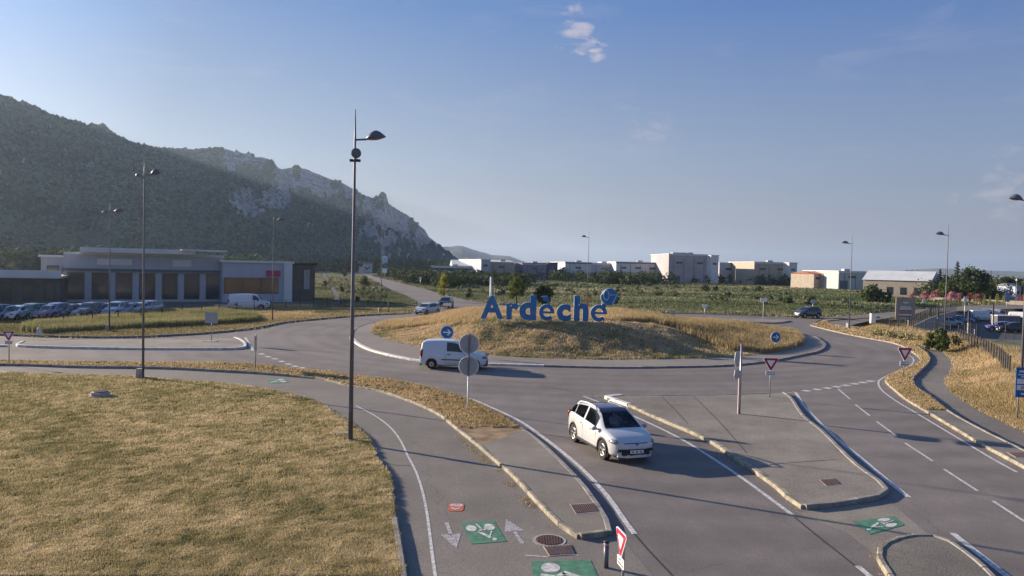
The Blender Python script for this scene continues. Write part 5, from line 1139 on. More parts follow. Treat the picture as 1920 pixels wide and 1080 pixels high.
    # wheels
    for wx in (xr, xf):
        for s in (-1, 1):
            w = MB(); hw = smooth_interp(wx, plan); yc = s * (hw - .12); 
            prof_ = [(.62, .10), (.90, .11), (.97, .10), (1.0, .05), (1.0, -.05), (.97, -.10), (.62, -.10)]; nn_ = 26; vs = []
            for rr_, yo in prof_:
                for k in range(nn_): a = 2 * math.pi * k / nn_; vs.append((wx + rw * rr_ * math.cos(a), yc + s * yo, rw + rw * rr_ * math.sin(a)))
            fs = [(i * nn_ + k, i * nn_ + (k + 1) % nn_, (i + 1) * nn_ + (k + 1) % nn_, (i + 1) * nn_ + k) for i in range(len(prof_) - 1) for k in range(nn_)]
            w.add(vs, fs); wo = w.build('wheel', m_tyre, t, True)
            rm = MB(); rm.tube([(wx, yc + s * .0, rw), (wx, yc + s * .03, rw)], rw * .60, 24, mi=1)
            if spec.get('steel'):
                rm.tube([(wx, yc + s * .03, rw), (wx, yc + s * .075, rw)], [rw * .58, rw * .50], 24); rm.tube([(wx, yc + s * .075, rw), (wx, yc + s * .095, rw)], rw * .16, 12, mi=1)
            else:
                for k in range(5):
                    a = 2 * math.pi * k / 5 + .3
                    for da in (-.16, .16):
                        p0 = (wx + rw * .12 * math.cos(a), yc + s * .085, rw + rw * .12 * math.sin(a)); p1 = (wx + rw * .60 * math.cos(a + da), yc + s * .085, rw + rw * .60 * math.sin(a + da)); rm.tube([p0, p1], [.022, .03], 5)
                rm.tube([(wx, yc + s * .05, rw), (wx, yc + s * .10, rw)], rw * .15, 12)
                rm.tube([(wx + rw * .61 * math.cos(k * math.pi / 12), yc + s * .09, rw + rw * .61 * math.sin(k * math.pi / 12)) for k in range(25)], .016, 5, cap=False)
            rm.build('rim', [m_rim, m_dark], wo)
            if detail:
                am = MB(); hwq = smooth_interp(wx, plan); ra = rw * 1.16
                am.tube([(wx + ra * math.cos(a * math.pi / 16), s * (smooth_interp(wx + ra * math.cos(a * math.pi / 16), plan) * .985), rw + ra * math.sin(a * math.pi / 16)) for a in range(-2, 19)], .028 if spec.get('clad') else .012, 6); am.build('arch_trim', spec.get('cladmat', m_seam), t)
    # lamps, grille, bumper, plate
    fx_ = Ln / 2; fz = spec['lampz']; hwf = smooth_interp(fx_ - .16, plan)
    for s in (-1, 1):
        lx = fx_ - spec.get('lampin', .20); hwl = smooth_interp(lx, plan)
        tz_ = smooth_interp(lx, top); b = MB(); b.ellipsoid((lx, s * (hwl - .15), fz), (.33, .165, .105), 14, 8); hl_ = b.build('headlight', m_lampg, t, True)
        if detail > 1: b = MB(); b.ellipsoid((lx + .17, s * (hwl - .19), fz + .01), (.15, .075, .062), 12, 8); b.build('lamp_lens', m_rim, hl_, True)
        b = MB(); rx_ = -Ln / 2 + .10; hwr = smooth_interp(rx_, plan); b.ellipsoid((rx_, s * (hwr - .05), spec['tailz']), (.10, .085, spec.get('tailh', .17)), 10, 8); b.build('tail_light', m_tail, t, True)
        mx_ = spec['ws'][0] + (spec['ws'][1] - spec['ws'][0]) * .62; mzv = smooth_interp(mx_, belt) + .07; hwm = smooth_interp(mx_, plan)
        b = MB(); b.ellipsoid((mx_ - .04, s * (hwm + .10), mzv), (.07, .115, .075), 12, 8); mo = b.build('mirror', spec.get('mirror', paint), t, True); b = MB(); b.box((mx_ - .02, s * (hwm - .01), mzv - .03), (.06, .14, .04)); b.build('bracket', m_black, mo)
    if detail:
        g_ = MB()
        def frontbar(z0, z1, wfrac, dep=.035, back=False):
            q = [];sgn = -1 if back else 1; wv = hwf * wfrac
            for k in range(9):
                yv = -wv + 2 * wv * k / 8; xx_ = fx_
                while xx_ > fx_ - .8 and (smooth_interp(sgn * xx_, plan) * .985 < abs(yv) or smooth_interp(sgn * xx_, top) < z1): xx_ -= .01
                q.append((sgn * (xx_ + dep), yv))
            vs = [(a, b_, z0) for a, b_ in q] + [(a - .0, b_, z1) for a, b_ in q] + [(a - sgn * .12, b_, z0) for a, b_ in q] + [(a - sgn * .12, b_, z1) for a, b_ in q]; n9 = 9
            return vs, [(k, k + 1, k + 10, k + 9) for k in range(8)] + [(k + 9, k + 10, k + 28, k + 27) for k in range(8)] + [(k, k + 18, k + 19, k + 1) for k in range(8)] + [(0, 9, 27, 18), (8, 26, 35, 17)]
        for z0_, z1_, wf in spec['grille']: g_.add(*frontbar(z0_, z1_, wf, .03))
        g_.build('grille', m_black, t)
        b = MB(); b.add(*frontbar(hb + .02, hb + .13, .97, .03)); b.build('bumper', spec.get('bumper', m_dark), t)
        b = MB(); b.add(*frontbar(hb + .02, hb + .2, .97, .03, True)); b.build('bumper', m_dark, t)
        b = MB(); pz = spec.get('platez', .48); b.box((fx_ + .025, 0, pz), (.02, .52, .115)); b.box((-fx_ - .03, 0, .8 if spec.get('plateback') else .55), (.02, .52, .115)); po = b.build('number_plate', m_white, t)
        if detail > 1:
            b = MB(); 
            for k in range(8): b.box((fx_ + .0365, -.19 + k * .054, pz), (.003, .033 if k not in (2, 5) else .012, .065 if k not in (2, 5) else .012))
            b.build('plate_marks', m_black, po)
    if detail > 1:
        b = MB()     # door seams and handles
        for xx_ in spec['seams']:
            for s in (-1, 1): b.tube([side_pt(xx_, f, s, -.003) for f in (0.02, .25, .5, .75, .97)], .006, 5)
        for s in (-1, 1): b.tube([side_pt(spec['seams'][0] + (spec['seams'][-1] - spec['seams'][0]) * k / 6, .03, s, -.002) for k in range(7)], .006, 5)
        b.build('door_seam', m_seam, t)
        b = MB()
        for xx_ in spec['handles']:
            for s in (-1, 1): p = side_pt(xx_, .84, s, .012); b.box(p, (.2, .03, .035))
        b.build('door_handle', spec.get('handlemat', paint), t)
        if spec.get('rub'):
            b = MB()
            for s in (-1, 1):
                x0, x1 = spec['rub']; b.tube([side_pt(x0 + (x1 - x0) * k / 6, .38, s, .0) for k in range(7)], .032, 6)
            b.build('rub_strip', m_dark, t)
        if spec.get('rails'):
            for s in (-1, 1):
                b = MB(); pts = [(x, s * smooth_interp(x, plan) * .71, smooth_interp(x, top) + (.045 if 0 < k < 8 else -.02)) for k, x in enumerate([a0 + .05 + (a1 - a0 - .1) * k / 8 for k in range(9)])]; b.tube(pts, .028, 8); b.build('roof_rail', m_white, t, True)
        if spec.get('sill'):
            for s in (-1, 1): b = MB(); b.tube([(xr + rw * 1.2 + (wb - rw * 2.4) * k / 5, s * smooth_interp(0, plan) * .965, hb + .07) for k in range(6)], .075, 6); b.build('sill', spec['sill'], t)
        b = MB()   # wipers, antenna
        xw = spec['ws'][1] - .03
        for y0 in (-.25, .35): b.tube([(xw, y0, smooth_interp(xw, top) + .02), (xw - .32, y0 - .38, smooth_interp(xw - .32, top) + .025)], .010, 5)
        b.build('wiper', m_black, t); b = MB(); b.tube([(a0 + .1, 0, Ht - .02), (a0 - .08, 0, Ht + .2)], .008, 5); b.build('antenna', m_black, t)
    return t, xr, xf
def put(c, front_px, rear_px, side, tl=0, z=.012):
    """stand the car so that the two tyre contacts seen in the survey sit under its wheels (side -1: its right side)"""
    t, xr, xf = c; a = Vector(P(*front_px)); b = Vector(P(*rear_px)); k_ = (a - b).length / (xf - xr); print('wheelbase ratio', round(k_, 3)); k_ = min(1.06, max(.90, k_)); t.scale = (k_,) * 3; tl *= k_; xr *= k_; xf *= k_; hd = math.atan2(a.y - b.y, a.x - b.x); mid = (a + b) / 2; ylat = side * tl
    cx_ = (xr + xf) / 2; c_, s_ = math.cos(hd), math.sin(hd); t.location = (mid.x - cx_ * c_ + ylat * s_, mid.y - cx_ * s_ - ylat * c_, z); t.rotation_euler = (0, 0, hd); return t
m_pwhite = M('paint_white', (.55, .56, .56), .22, .03, 1, coat=.8)
m_pvan = M('paint_van_white', (.62, .65, .68), .3, .03, 1, coat=.5)
SUV = dict(L=4.44, W=1.84, H=1.66, wb=2.69, r=.36, off=-.06, clear=.24, roofx=(-1.62, .35),
  top=[(-2.22, .80), (-2.18, 1.0), (-2.0, 1.16), (-1.62, 1.49), (-1.2, 1.60), (-.5, 1.66), (.05, 1.645), (.38, 1.55), (1.22, 1.08), (1.5, 1.03), (1.95, .90), (2.14, .76), (2.22, .66)],
  belt=[(-2.22, .78), (-2.1, 1.0), (-1.7, 1.13), (-.8, 1.07), (.4, 1.0), (1.1, .96), (1.6, .90), (2.0, .82), (2.22, .62)],
  plan=[(-2.22, .70), (-2.1, .83), (-1.7, .905), (-.5, .92), (.8, .92), (1.45, .90), (1.8, .835), (2.02, .72), (2.15, .54), (2.22, .36)],
  panes=[(-1.92, -1.42), (-1.36, -.52), (-.44, .62)], ws=(.36, 1.20), rws=(-1.98, -1.64), lampz=.78, lampin=.44, tailz=1.0, grille=[(.66, .76, .66), (.34, .56, .80)], platez=.47,
  seams=[-1.35, -.48, .72], handles=[-.72, .18], rails=True, clad=True, cladmat=m_dark, sill=m_dark, bumper=m_pwhite, mirror=m_back, tumble=1.5)
m_roofg = M('tinted_roof', (.055, .03, .07), .15, .1, 2, coat=.6)
suv = car('white family car with dark roof and silver rails driving out of the roundabout', m_pwhite, SUV, .04, True, name='suv', roofmat=m_roofg)
put(suv, (1131, 862), (1077, 829), -1, .84)
T = suv[0]
for s_ in (-1, 1):
    b = MB(); b.ellipsoid((2.10, s_ * .60, .50), (.10, .13, .055), 12, 8); b.build('fog_lamp', m_dark, T, True)
    b = MB(); b.tube([(2.02, s_ * .80, .78), (1.6, s_ * .62, .985), (1.2, s_ * .52, 1.075)], .012, 5); b.build('bonnet_crease', m_pwhite, T, True)
b = MB(); b.prism(disc(.04, .735, 16), (2.255, 0, 0), (0, 1.4, 0), UZ, .012); b.build('badge', m_blue, T)
b = MB(); b.box((2.14, 0, .29), (.14, 1.0, .05)); b.build('skid_plate', m_steel, T)
b = MB(); b.box((.78, 0, .93), (.5, 1.5, .16)); b.tube([(.55, .38 + .17 * math.cos(a * math.pi / 8), 1.02 + .17 * math.sin(a * math.pi / 8)) for a in range(17)], .018, 6, cap=False); b.tube([(.8, .38, .98), (.55, .38, 1.02)], .03, 6); b.build('dashboard', m_dark, T)
for s in (-.38, .38):
    b = MB(); b.box((-.25, s, .62), (.55, .5, .18)); b.box((-.52, s, .98), (.16, .48, .62), taper=.85); b.ellipsoid((-.52, s, 1.36), (.07, .13, .10)); b.build('seat', M('seat_fabric', (.10, .10, .11), .9), T)
b = MB(); b.box((-1.2, 0, .9), (.3, 1.4, .6)); b.build('rear_bench', m_dark, T)
# the driver, one skinned figure with head, arms and hands on the wheel
def person_sit(T):
    hd = T.rotation_euler.z; me = bpy.data.meshes.new('person'); 
    J = [(-.30, .38, .72), (-.36, .38, .92), (-.38, .38, 1.12), (-.37, .38, 1.22), (-.36, .38, 1.30), (-.35, .38, 1.42),
         (-.36, .57, 1.13), (-.18, .62, .92), (.14, .60, 1.02), (.36, .55, 1.08), (-.36, .19, 1.13), (-.16, .13, .92), (.16, .17, 1.02), (.38, .22, 1.08),
         (-.05, .48, .70), (.25, .48, .72), (-.05, .28, .70), (.25, .28, .72)]
    Ed = [(0, 1), (1, 2), (2, 3), (3, 4), (4, 5), (2, 6), (6, 7), (7, 8), (8, 9), (2, 10), (10, 11), (11, 12), (12, 13), (0, 14), (14, 15), (0, 16), (16, 17)]
    Rd = [.14, .14, .15, .06, .095, .09, .065, .05, .042, .04, .065, .05, .042, .04, .09, .075, .09, .075]
    me.from_pydata(J, Ed, []); o = bpy.data.objects.new('person', me); COL.objects.link(o); sk = o.modifiers.new('skin', 'SKIN'); ly = me.skin_vertices[0].data if me.skin_vertices else None
    if ly is None: return o
    for i, r_ in enumerate(Rd): ly[i].radius = (r_, r_)
    ly[0].use_root = True; sb = o.modifiers.new('sub', 'SUBSURF'); sb.levels = 1; sb.render_levels = 2; me.materials.append(M('shirt_pale', (.75, .72, .68), .9)); o.location = T.location; o.rotation_euler = T.rotation_euler; o.scale = T.scale
    tag(o, 'driver in a pale top at the steering wheel of the white family car', 'person')
    b = MB(); b.ellipsoid((-.345, .38, 1.415), (.105, .085, .125), 16, 12); b.ellipsoid((-.235, .38, 1.405), (.022, .016, .025)); 
    for s in (-.09, .09): b.ellipsoid((-.345, .38 + s, 1.41), (.025, .012, .035))
    sk_ = M('skin', (.45, .28, .20), .6); b.build('face', sk_, o, True)
    b = MB(); b.ellipsoid((-.375, .38, 1.445), (.115, .098, .125), 16, 10); b.build('hair', M('hair_brown', (.05, .03, .02), .8), o, True)
    b = MB()
    for yy0, sg in ((.555, 1), (.215, -1)):
        for k in range(4): z = 1.13 - k * .022; b.tube([(.36, yy0, z - .02), (.42, yy0 + sg * .012, z), (.45, yy0 - sg * .01, z + .004), (.43, yy0 - sg * .03, z + .002)], [.012, .011, .010, .008], 6)
        b.tube([(.37, yy0, 1.09), (.41, yy0 - sg * .03, 1.115), (.43, yy0 - sg * .035, 1.14)], [.013, .011, .009], 6)
    b.build('fingers', sk_, o, True); return o
pme = bpy.data.meshes.new('tmp')
def ensure_skin():
    pass
_per = person_sit(T)
if not _per.data.skin_vertices:      # the skin layer only appears once an operator-made modifier exists; build it through bmesh
    bm = bmesh.new(); bm.from_mesh(_per.data); ly = bm.verts.layers.skin.verify()
    Rd = [.14, .14, .15, .06, .095, .09, .065, .05, .042, .04, .065, .05, .042, .04, .09, .075, .09, .075]
    bm.verts.ensure_lookup_table()
    for i, v in enumerate(bm.verts): v[ly].radius = (Rd[i], Rd[i]); v[ly].use_root = (i == 0)
    me = _per.data; bm.to_mesh(me); bm.free(); bpy.data.objects.remove(_per)
    _me = me
    o = bpy.data.objects.new('person', me); COL.objects.link(o); o.modifiers.new('skin', 'SKIN'); sb = o.modifiers.new('sub', 'SUBSURF'); sb.levels = 1; sb.render_levels = 2
    me.materials.append(M('shirt_pale', (.75, .72, .68), .9)); o.location = T.location; o.rotation_euler = T.rotation_euler; o.scale = T.scale
    tag(o, 'driver in a pale top at the steering wheel of the white family car', 'person'); sk_ = M('skin', (.45, .28, .20), .6)
    b = MB(); b.ellipsoid((-.345, .38, 1.415), (.105, .085, .125), 16, 12); b.ellipsoid((-.235, .38, 1.405), (.022, .016, .025))
    for s in (-.09, .09): b.ellipsoid((-.345, .38 + s, 1.41), (.025, .012, .035))
    b.build('face', sk_, o, True); b = MB(); b.ellipsoid((-.375, .38, 1.445), (.115, .098, .125), 16, 10); b.build('hair', M('hair_brown', (.05, .03, .02), .8), o, True)
    b = MB()
    for yy0, sg in ((.555, 1), (.215, -1)):
        for k in range(4): z = 1.13 - k * .022; b.tube([(.36, yy0, z - .02), (.42, yy0 + sg * .012, z), (.45, yy0 - sg * .01, z + .004), (.43, yy0 - sg * .03, z + .002)], [.012, .011, .010, .008], 6)
        b.tube([(.37, yy0, 1.09), (.41, yy0 - sg * .03, 1.115), (.43, yy0 - sg * .035, 1.14)], [.013, .011, .009], 6)
    b.build('fingers', sk_, o, True)
KV = dict(L=4.21, W=1.83, H=1.80, wb=2.70, r=.31, off=-.02, clear=.20, roofx=(-1.95, .25),
  top=[(-2.105, .9), (-2.08, 1.25), (-1.98, 1.68), (-1.7, 1.79), (-.8, 1.82), (-.1, 1.79), (.25, 1.70), (.92, 1.17), (1.15, 1.10), (1.6, 1.02), (1.92, .88), (2.06, .72), (2.105, .6)],
  belt=[(-2.105, .86), (-1.9, 1.08), (-.5, 1.07), (.3, 1.05), (.9, 1.02), (1.5, .92), (1.9, .8), (2.105, .56)],
  plan=[(-2.105, .84), (-1.95, .895), (-1.2, .915), (.6, .915), (1.3, .90), (1.75, .84), (2.0, .72), (2.105, .58)],
  panes=[(-.42, .62)], ws=(.22, .94), lampz=.78, lampin=.26, tailz=.95, tailh=.32, grille=[(.66, .73, .5), (.32, .56, .86)], platez=.42, seams=[-.50, .72], handles=[-.28], steel=True, rub=(-.75, 1.0), sill=None, bumper=m_dark, handlemat=m_dark, tumble=.62)
van = car('small white panel van circling the roundabout behind the two grey discs', m_pvan, KV, .04, False, cat='van', name='van')
put(van, (889, 694), (809, 692), -1, .80)
HB = dict(L=4.1, W=1.75, H=1.48, wb=2.55, r=.31, clear=.19, roofx=(-1.2, .3), top=[(-2.05, .75), (-1.98, 1.0), (-1.75, 1.2), (-1.3, 1.42), (-.5, 1.49), (.2, 1.43), (.5, 1.32), (1.15, .98), (1.6, .9), (1.95, .76), (2.05, .6)],
  belt=[(-2.05, .72), (-1.8, .98), (-.8, .95), (.5, .90), (1.2, .87), (1.7, .80), (2.05, .56)], plan=[(-2.05, .68), (-1.85, .82), (-1, .87), (.8, .87), (1.5, .83), (1.9, .7), (2.05, .52)],
  panes=[(-1.6, -1.2), (-1.15, -.35), (-.28, .6)], ws=(.42, 1.14), rws=(-1.8, -1.35), lampz=.70, lampin=.28, tailz=.9, grille=[(.32, .52, .7)], platez=.45, seams=[-1.1, -.3, .7], handles=[-.55, .3], bumper=m_dark)
SV = dict(HB, H=1.66, r=.35, clear=.24, top=[(p[0], p[1] * 1.12) for p in HB['top']], belt=[(p[0], p[1] * 1.12) for p in HB['belt']], lampz=.8, tailz=1.0, platez=.5)
LV = dict(L=5.2, W=2.0, H=2.1, wb=3.2, r=.34, off=.05, clear=.22, roofx=(-2.4, .7), top=[(-2.6, 1.2), (-2.57, 1.9), (-2.4, 2.05), (0, 2.1), (.8, 2.02), (1.1, 1.85), (1.75, 1.25), (2.2, 1.12), (2.5, .95), (2.6, .75)],
  belt=[(-2.6, 1.1), (-2.3, 1.2), (.5, 1.2), (1.6, 1.12), (2.2, 1.0), (2.6, .7)], plan=[(-2.6, .9), (-2.4, .96), (1.0, .98), (1.9, .92), (2.4, .8), (2.6, .62)], panes=[(.6, 1.45)], ws=(1.05, 1.78), lampz=.85, lampin=.3, tailz=1.1, tailh=.3, grille=[(.4, .62, .7)], platez=.48, seams=[.5, 1.5], handles=[.7], bumper=m_dark, tumble=.6, steel=True)
def paintm(n, c): return M('paint_' + n, c, .25, .03, 1, coat=.7)
def simple_place(c, px, py, hd, z=0): x, y = P(px, py, z); c[0].location = (x, y, gz1(x, y) + .01 if z == 0 else z + .012); c[0].rotation_euler = (0, 0, math.radians(hd)); return c[0]
simple_place(car('white hatchback entering the roundabout from the north road', m_pwhite, HB, .09, detail=1, name='hatchback'), 801, 589, -118)
simple_place(car('dark car behind the white hatchback on the north road', paintm('black', (.02, .02, .025)), SV, .09, detail=1), 836, 577, -98)
simple_place(car('dark blue-grey off-roader coming from the east road', paintm('slate', (.05, .06, .085)), SV, .08, detail=1, name='suv'), 1514, 596, 203)
# parking on the right, two metres lower
pk = -1.99
first = None
for i, (px, py, lb, col_, sp) in enumerate([
  (1779, 613, 'silver-grey car, nearest of the slanted row in the parking lot', (.42, .46, .46), SV), (1792, 609, 'teal car, second of the slanted row in the parking lot', (.10, .22, .28), HB), (1802, 606, 'pale blue car, third of the slanted row', (.32, .40, .46), HB), (1811, 603, 'blue car, fourth of the slanted row', (.08, .16, .26), HB), (1820, 601, 'light grey-blue car, fifth of the slanted row', (.36, .42, .46), SV), (1829, 599, 'dark car at the far end of the slanted row', (.05, .06, .08), SV)]):
    simple_place(car(lb, paintm('park%d' % i, col_), sp, .12, detail=1, name='parked_car', group='cars parked side by side in the right lot'), px, py, -14, pk)
simple_place(car('white delivery van parked beyond the slanted row of cars', m_pvan, LV, .12, detail=1, cat='van', name='parked_van'), 1845, 602, -8, pk)
simple_place(car('white van partly hidden behind the dark lorry', m_pwhite, LV, .12, detail=1, cat='van', name='parked_van'), 1868, 599, -30, pk)
simple_place(car('white van at the right edge behind the lorry', m_pvan, LV, .12, detail=1, cat='van', name='parked_van'), 1922, 606, -50, pk)
simple_place(car('blue and white car parked next to the black one', paintm('cobalt', (.12, .12, .34)), SV, .12, detail=1, name='parked_car'), 1877, 622, 155, pk)
simple_place(car('black car parked nose-out by the dark lorry', paintm('black', (.02, .02, .025)), SV, .12, detail=1, name='parked_car'), 1897, 624, 170, pk)
# flatbed lorry
x, y = P(1888, 614, pk); t = thing('lorry', 'dark low lorry with a pale tarpaulin top in the parking lot', 'lorry', (x, y, pk), math.radians(-6))
b = MB(); b.box((-.3, 0, 1.35), (3.6, 2.1, 1.3)); b.box((0, 0, .62), (5.2, 1.0, .2)); b.build('cargo_box', m_pole, t); b = MB(); b.box((-.3, 0, 2.03), (3.7, 2.2, .12)); b.build('tarpaulin', m_kerbw, t)
b = MB(); b.box((2.0, 0, 1.1), (1.1, 2.0, 1.4), taper=.86); cb = b.build('cab', m_dark, t); b = MB(); b.box((2.45, 0, 1.4), (.18, 1.6, .5)); b.build('windscreen', m_glass, cb)
for wx in (-1.4, 1.8):
    for s in (-1, 1): b = MB(); b.tube([(wx, s * .75, .42), (wx, s * 1.02, .42)], .42, 20); b.build('wheel', m_tyre, t, True)
# cars in front of the left commercial building
LP = [(-14, 606, 'blue-grey', (.20, .25, .36)), (8, 605, 'slate', (.16, .20, .30)), (32, 604, 'white', (.62, .66, .64)), (57, 603, 'teal', (.10, .20, .20)), (73, 602, 'light teal', (.26, .38, .42)), (88, 602, 'dusty red', (.34, .20, .26)), (104, 601, 'indigo', (.18, .20, .38)), (128, 600, 'charcoal', (.07, .07, .08)), (152, 599, 'cream', (.55, .53, .48)), (169, 599, 'graphite', (.10, .10, .12)), (184, 598, 'navy', (.03, .04, .14)), (200, 597, 'pearl', (.62, .55, .58)), (219, 597, 'sky blue', (.40, .50, .60)), (240, 596, 'steel blue', (.20, .24, .34)), (262, 595, 'silver', (.40, .45, .44)), (279, 594, 'grey violet', (.28, .30, .42))]
for i, (px, py, nm, cc) in enumerate(LP):
    simple_place(car('%s car in the row before the left commercial building' % nm, paintm('lot%d' % i, cc), HB if i % 3 else SV, .14, detail=1, name='parked_car', group='cars parked in front of the left building'), px, py - 4, -96 + (i * 37 % 11))
simple_place(car('white van parked by the right end of the left building', m_pvan, LV, .12, detail=1, cat='van', name='parked_van'), 468, 580, 8)
x, y = P(432, 584); t = thing('trailer', 'low flat trailer with two wheels beside the white van', 'trailer', (x, y, 0), .1)
b = MB(); b.box((0, 0, .55), (3.4, 1.6, .12)); b.box((2.2, 0, .5), (1.2, .1, .08)); b.box((0, -.8, .75), (3.4, .05, .3)); b.build('bed', m_steel, t)
for s in (-.85, .85): b = MB(); b.tube([(0, s - .1, .32), (0, s + .1, .32)], .32, 18); b.build('wheel', m_tyre, t)

# ================================================================ BUILDINGS
m_clad = M('cladding_light', (.40, .43, .48), .55, .06, .4, .5, 3, stretch=(6, 6, .05)); m_clad2 = M('cladding_white', (.62, .63, .62), .6, .06, .4); m_clad3 = M('cladding_slate', (.10, .12, .15), .6, .1, .3)
m_win = M('window_glass', (.03, .04, .05), .1, .25, .6, spec=.7); m_brown = M('brown_render', (.12, .11, .09), .85, .15, 1); m_beige = M('beige_render', (.42, .36, .28), .85, .1, .8); m_tile = M('clay_tiles', (.40, .14, .09), .85, .25, 2, stretch=(1, 6, 1)); m_rusty = M('sign_crimson', (.42, .05, .11), .5)
def frame_from(px0, d0, px1, d1):
    a = Vector(at(px0, d0)); b_ = Vector(at(px1, d1)); u = (b_ - a); L_ = u.length; return a, L_, math.atan2(u.y, u.x)
def hall(label, px0, d0, px1, d1, depth, h, wallm, roofm=None, gable=0, name='warehouse', cat='building', roof_over=.3, floor=0):
    a, L_, rz = frame_from(px0, d0, px1, d1); t = thing(name, label, cat, (a.x, a.y, floor), rz)
    b = MB(); b.box((L_ / 2, depth / 2, h / 2), (L_, depth, h)); w = b.build('wall', wallm, t); o_ = roof_over
    b = MB()
    if gable:
        v = [(-o_, -o_, h + .01), (L_ + o_, -o_, h + .01), (L_ + o_, depth + o_, h + .01), (-o_, depth + o_, h + .01), (-o_, depth / 2, h + gable), (L_ + o_, depth / 2, h + gable)]
        b.add(v, [(0, 1, 5, 4), (2, 3, 4, 5), (0, 4, 3), (1, 2, 5), (3, 2, 1, 0)])
    else: b.box((L_ / 2, depth / 2, h + .18), (L_ + 2 * o_, depth + 2 * o_, .34))
    b.build('roof', roofm or m_clad2, t); return t, L_
def openings(t, items, mat=None, name='window', frame=None):
    for (x, z, w, h) in items:
        b = MB(); b.box((x, -.03, z), (w, .08, h)); o = b.build(name, frame or m_dark, t)
        b = MB(); n_ = max(1, int(w / 2.2))
        for k in range(n_): b.box((x - w / 2 + w * (k + .5) / n_, -.075, z), (w / n_ - .14, .02, h - .14))
        b.build('pane', mat or m_win, o)
# left commercial centre
t, L_ = hall('long grey-blue commercial hall with glazed ground floor behind the parked cars', 118, 104, 418, 114, 28, 6.9, m_clad, m_clad2, name='commercial_hall', roof_over=.0)
openings(t, [(L_ * (i + .5) / 7, 2.35, L_ / 7 - .9, 3.9) for i in range(7)])
b = MB(); b.box((L_ / 2, -.35, 4.72), (L_ + .3, .5, .34)); b.build('canopy', m_clad3, t)
b = MB(); b.box((L_ * .86, -1.0, 7.9), (L_ * .30, 3.2, .25)); b.box((L_ * .45, 3, 7.6), (L_ * .7, 10, .7)); b.build('roof_overhang', m_clad2, t)
b = MB(); b.box((L_ * .72, -.08, 5.9), (2.6, .12, 1.0)); b.box((L_ * .30, -.08, 5.9), (4.5, .12, .9)); b.build('fascia_panel', m_clad2, t)
t, L_ = hall('right wing with a small crimson sign and a white pillar beside the commercial hall', 415, 112, 545, 118, 22, 6.2, m_clad, m_clad2, name='commercial_wing')
openings(t, [(L_ * .41, 2.6, L_ * .78, 2.5)]); b = MB(); b.box((L_ * .72, -.1, 4.55), (2.2, .15, 1.0)); b.build('sign_panel', m_rusty, t); b = MB(); b.box((L_ * .935, -.18, 3.15), (L_ * .12, .35, 6.3)); b.build('pillar', m_clad2, t)
t, L_ = hall('dark brown end block right of the white pillar', 546, 119, 588, 122, 20, 6.0, m_brown, m_dark, name='end_block'); openings(t, [(L_ * .62, 3.6, L_ * .3, 3.4)], M('pane_grey', (.28, .28, .31), .3))
t, L_ = hall('low brown wing with a pale fascia at the left edge', -140, 92, 112, 98, 18, 3.5, m_brown, m_beige, name='low_wing', roof_over=.2); b = MB(); b.box((L_ / 2, -.25, 4.1), (L_ + .3, .3, 1.0)); b.build('fascia', m_clad2, t)
openings(t, [(L_ * (i + .5) / 6, 1.8, L_ / 6 - 1.2, 2.6) for i in range(6)])
t, L_ = hall('pale upper storey standing behind the low brown wing', 76, 112, 150, 114, 15, 6.4, m_clad, m_clad2, name='upper_block'); openings(t, [(L_ * .3, 4.6, 1.6, 1.0), (L_ * .7, 4.6, 1.6, 1.0)])
# paving before it
sheet('parking_lot', G([(-400, 612), (0, 606), (120, 602), (290, 591), (400, 586), (560, 577), (640, 571), (640, 566), (560, 570), (400, 573), (-400, 580)]), .005, m_park)
# distant sheds in the plain
FB = [('dark blue-grey factory shed at the foot of the mountain, left of the word', 845, 910, 360, 487, 40, m_clad3, None, 3), ('white-fronted low works hall with a wavy white fascia', 805, 880, 330, 499, 25, m_win, m_clad2, 0), ('pale blue-grey hall right of the dark factory shed', 898, 915, 350, 486, 30, m_clad, None, 0),
 ('cream-roofed brownish hall left of the letter A mast', 912, 960, 355, 487, 40, m_beige, m_clad2, 1), ('muted violet shed above the letter r', 975, 1020, 360, 493, 40, M('cladding_violet', (.24, .21, .28)), m_clad3, 0), ('navy cube between the violet and white sheds', 1023, 1041, 365, 492, 30, M('cladding_navy', (.05, .045, .16)), m_dark, 0),
 ('long white shed above the letters c and h', 1055, 1104, 370, 491, 40, m_clad2, None, 0), ('white twin shed right of the lamp with orange plates', 1150, 1232, 370, 491, 45, m_clad2, None, 0), ('grey shed behind the lamp with orange plates', 1104, 1152, 380, 493, 40, m_clad, None, 0),
 ('tallest pale concrete block on the skyline', 1248, 1326, 350, 476, 30, M('concrete_pale', (.42, .37, .38), .8, .12, .2), m_clad2, 0), ('white stair tower attached to the tallest block', 1327, 1341, 349, 478, 18, m_clad2, None, 0), ('lavender shed right of the tallest block', 1343, 1376, 375, 492, 40, m_clad, None, 0),
 ('small navy shed right of the lavender one', 1377, 1407, 380, 492, 30, M('cladding_navy', (.05, .045, .16)), m_dark, 0), ('tan shed with a white end bay', 1408, 1472, 350, 491, 30, m_beige, m_clad2, 0), ('white end bay next to the tan shed', 1473, 1488, 348, 492, 26, m_clad2, None, 0),
 ('cream gatehouse in the trees of the plain', 1520, 1534, 300, 509, 12, m_beige, m_tile, 1), ('pink rendered house in the trees of the plain', 1537, 1551, 300, 509, 12, M('pink_render', (.46, .28, .30)), m_tile, 1), ('pale green-grey hall left of the beige barn', 1566, 1616, 290, 508, 25, M('cladding_green', (.40, .46, .43)), m_clad2, 0)]
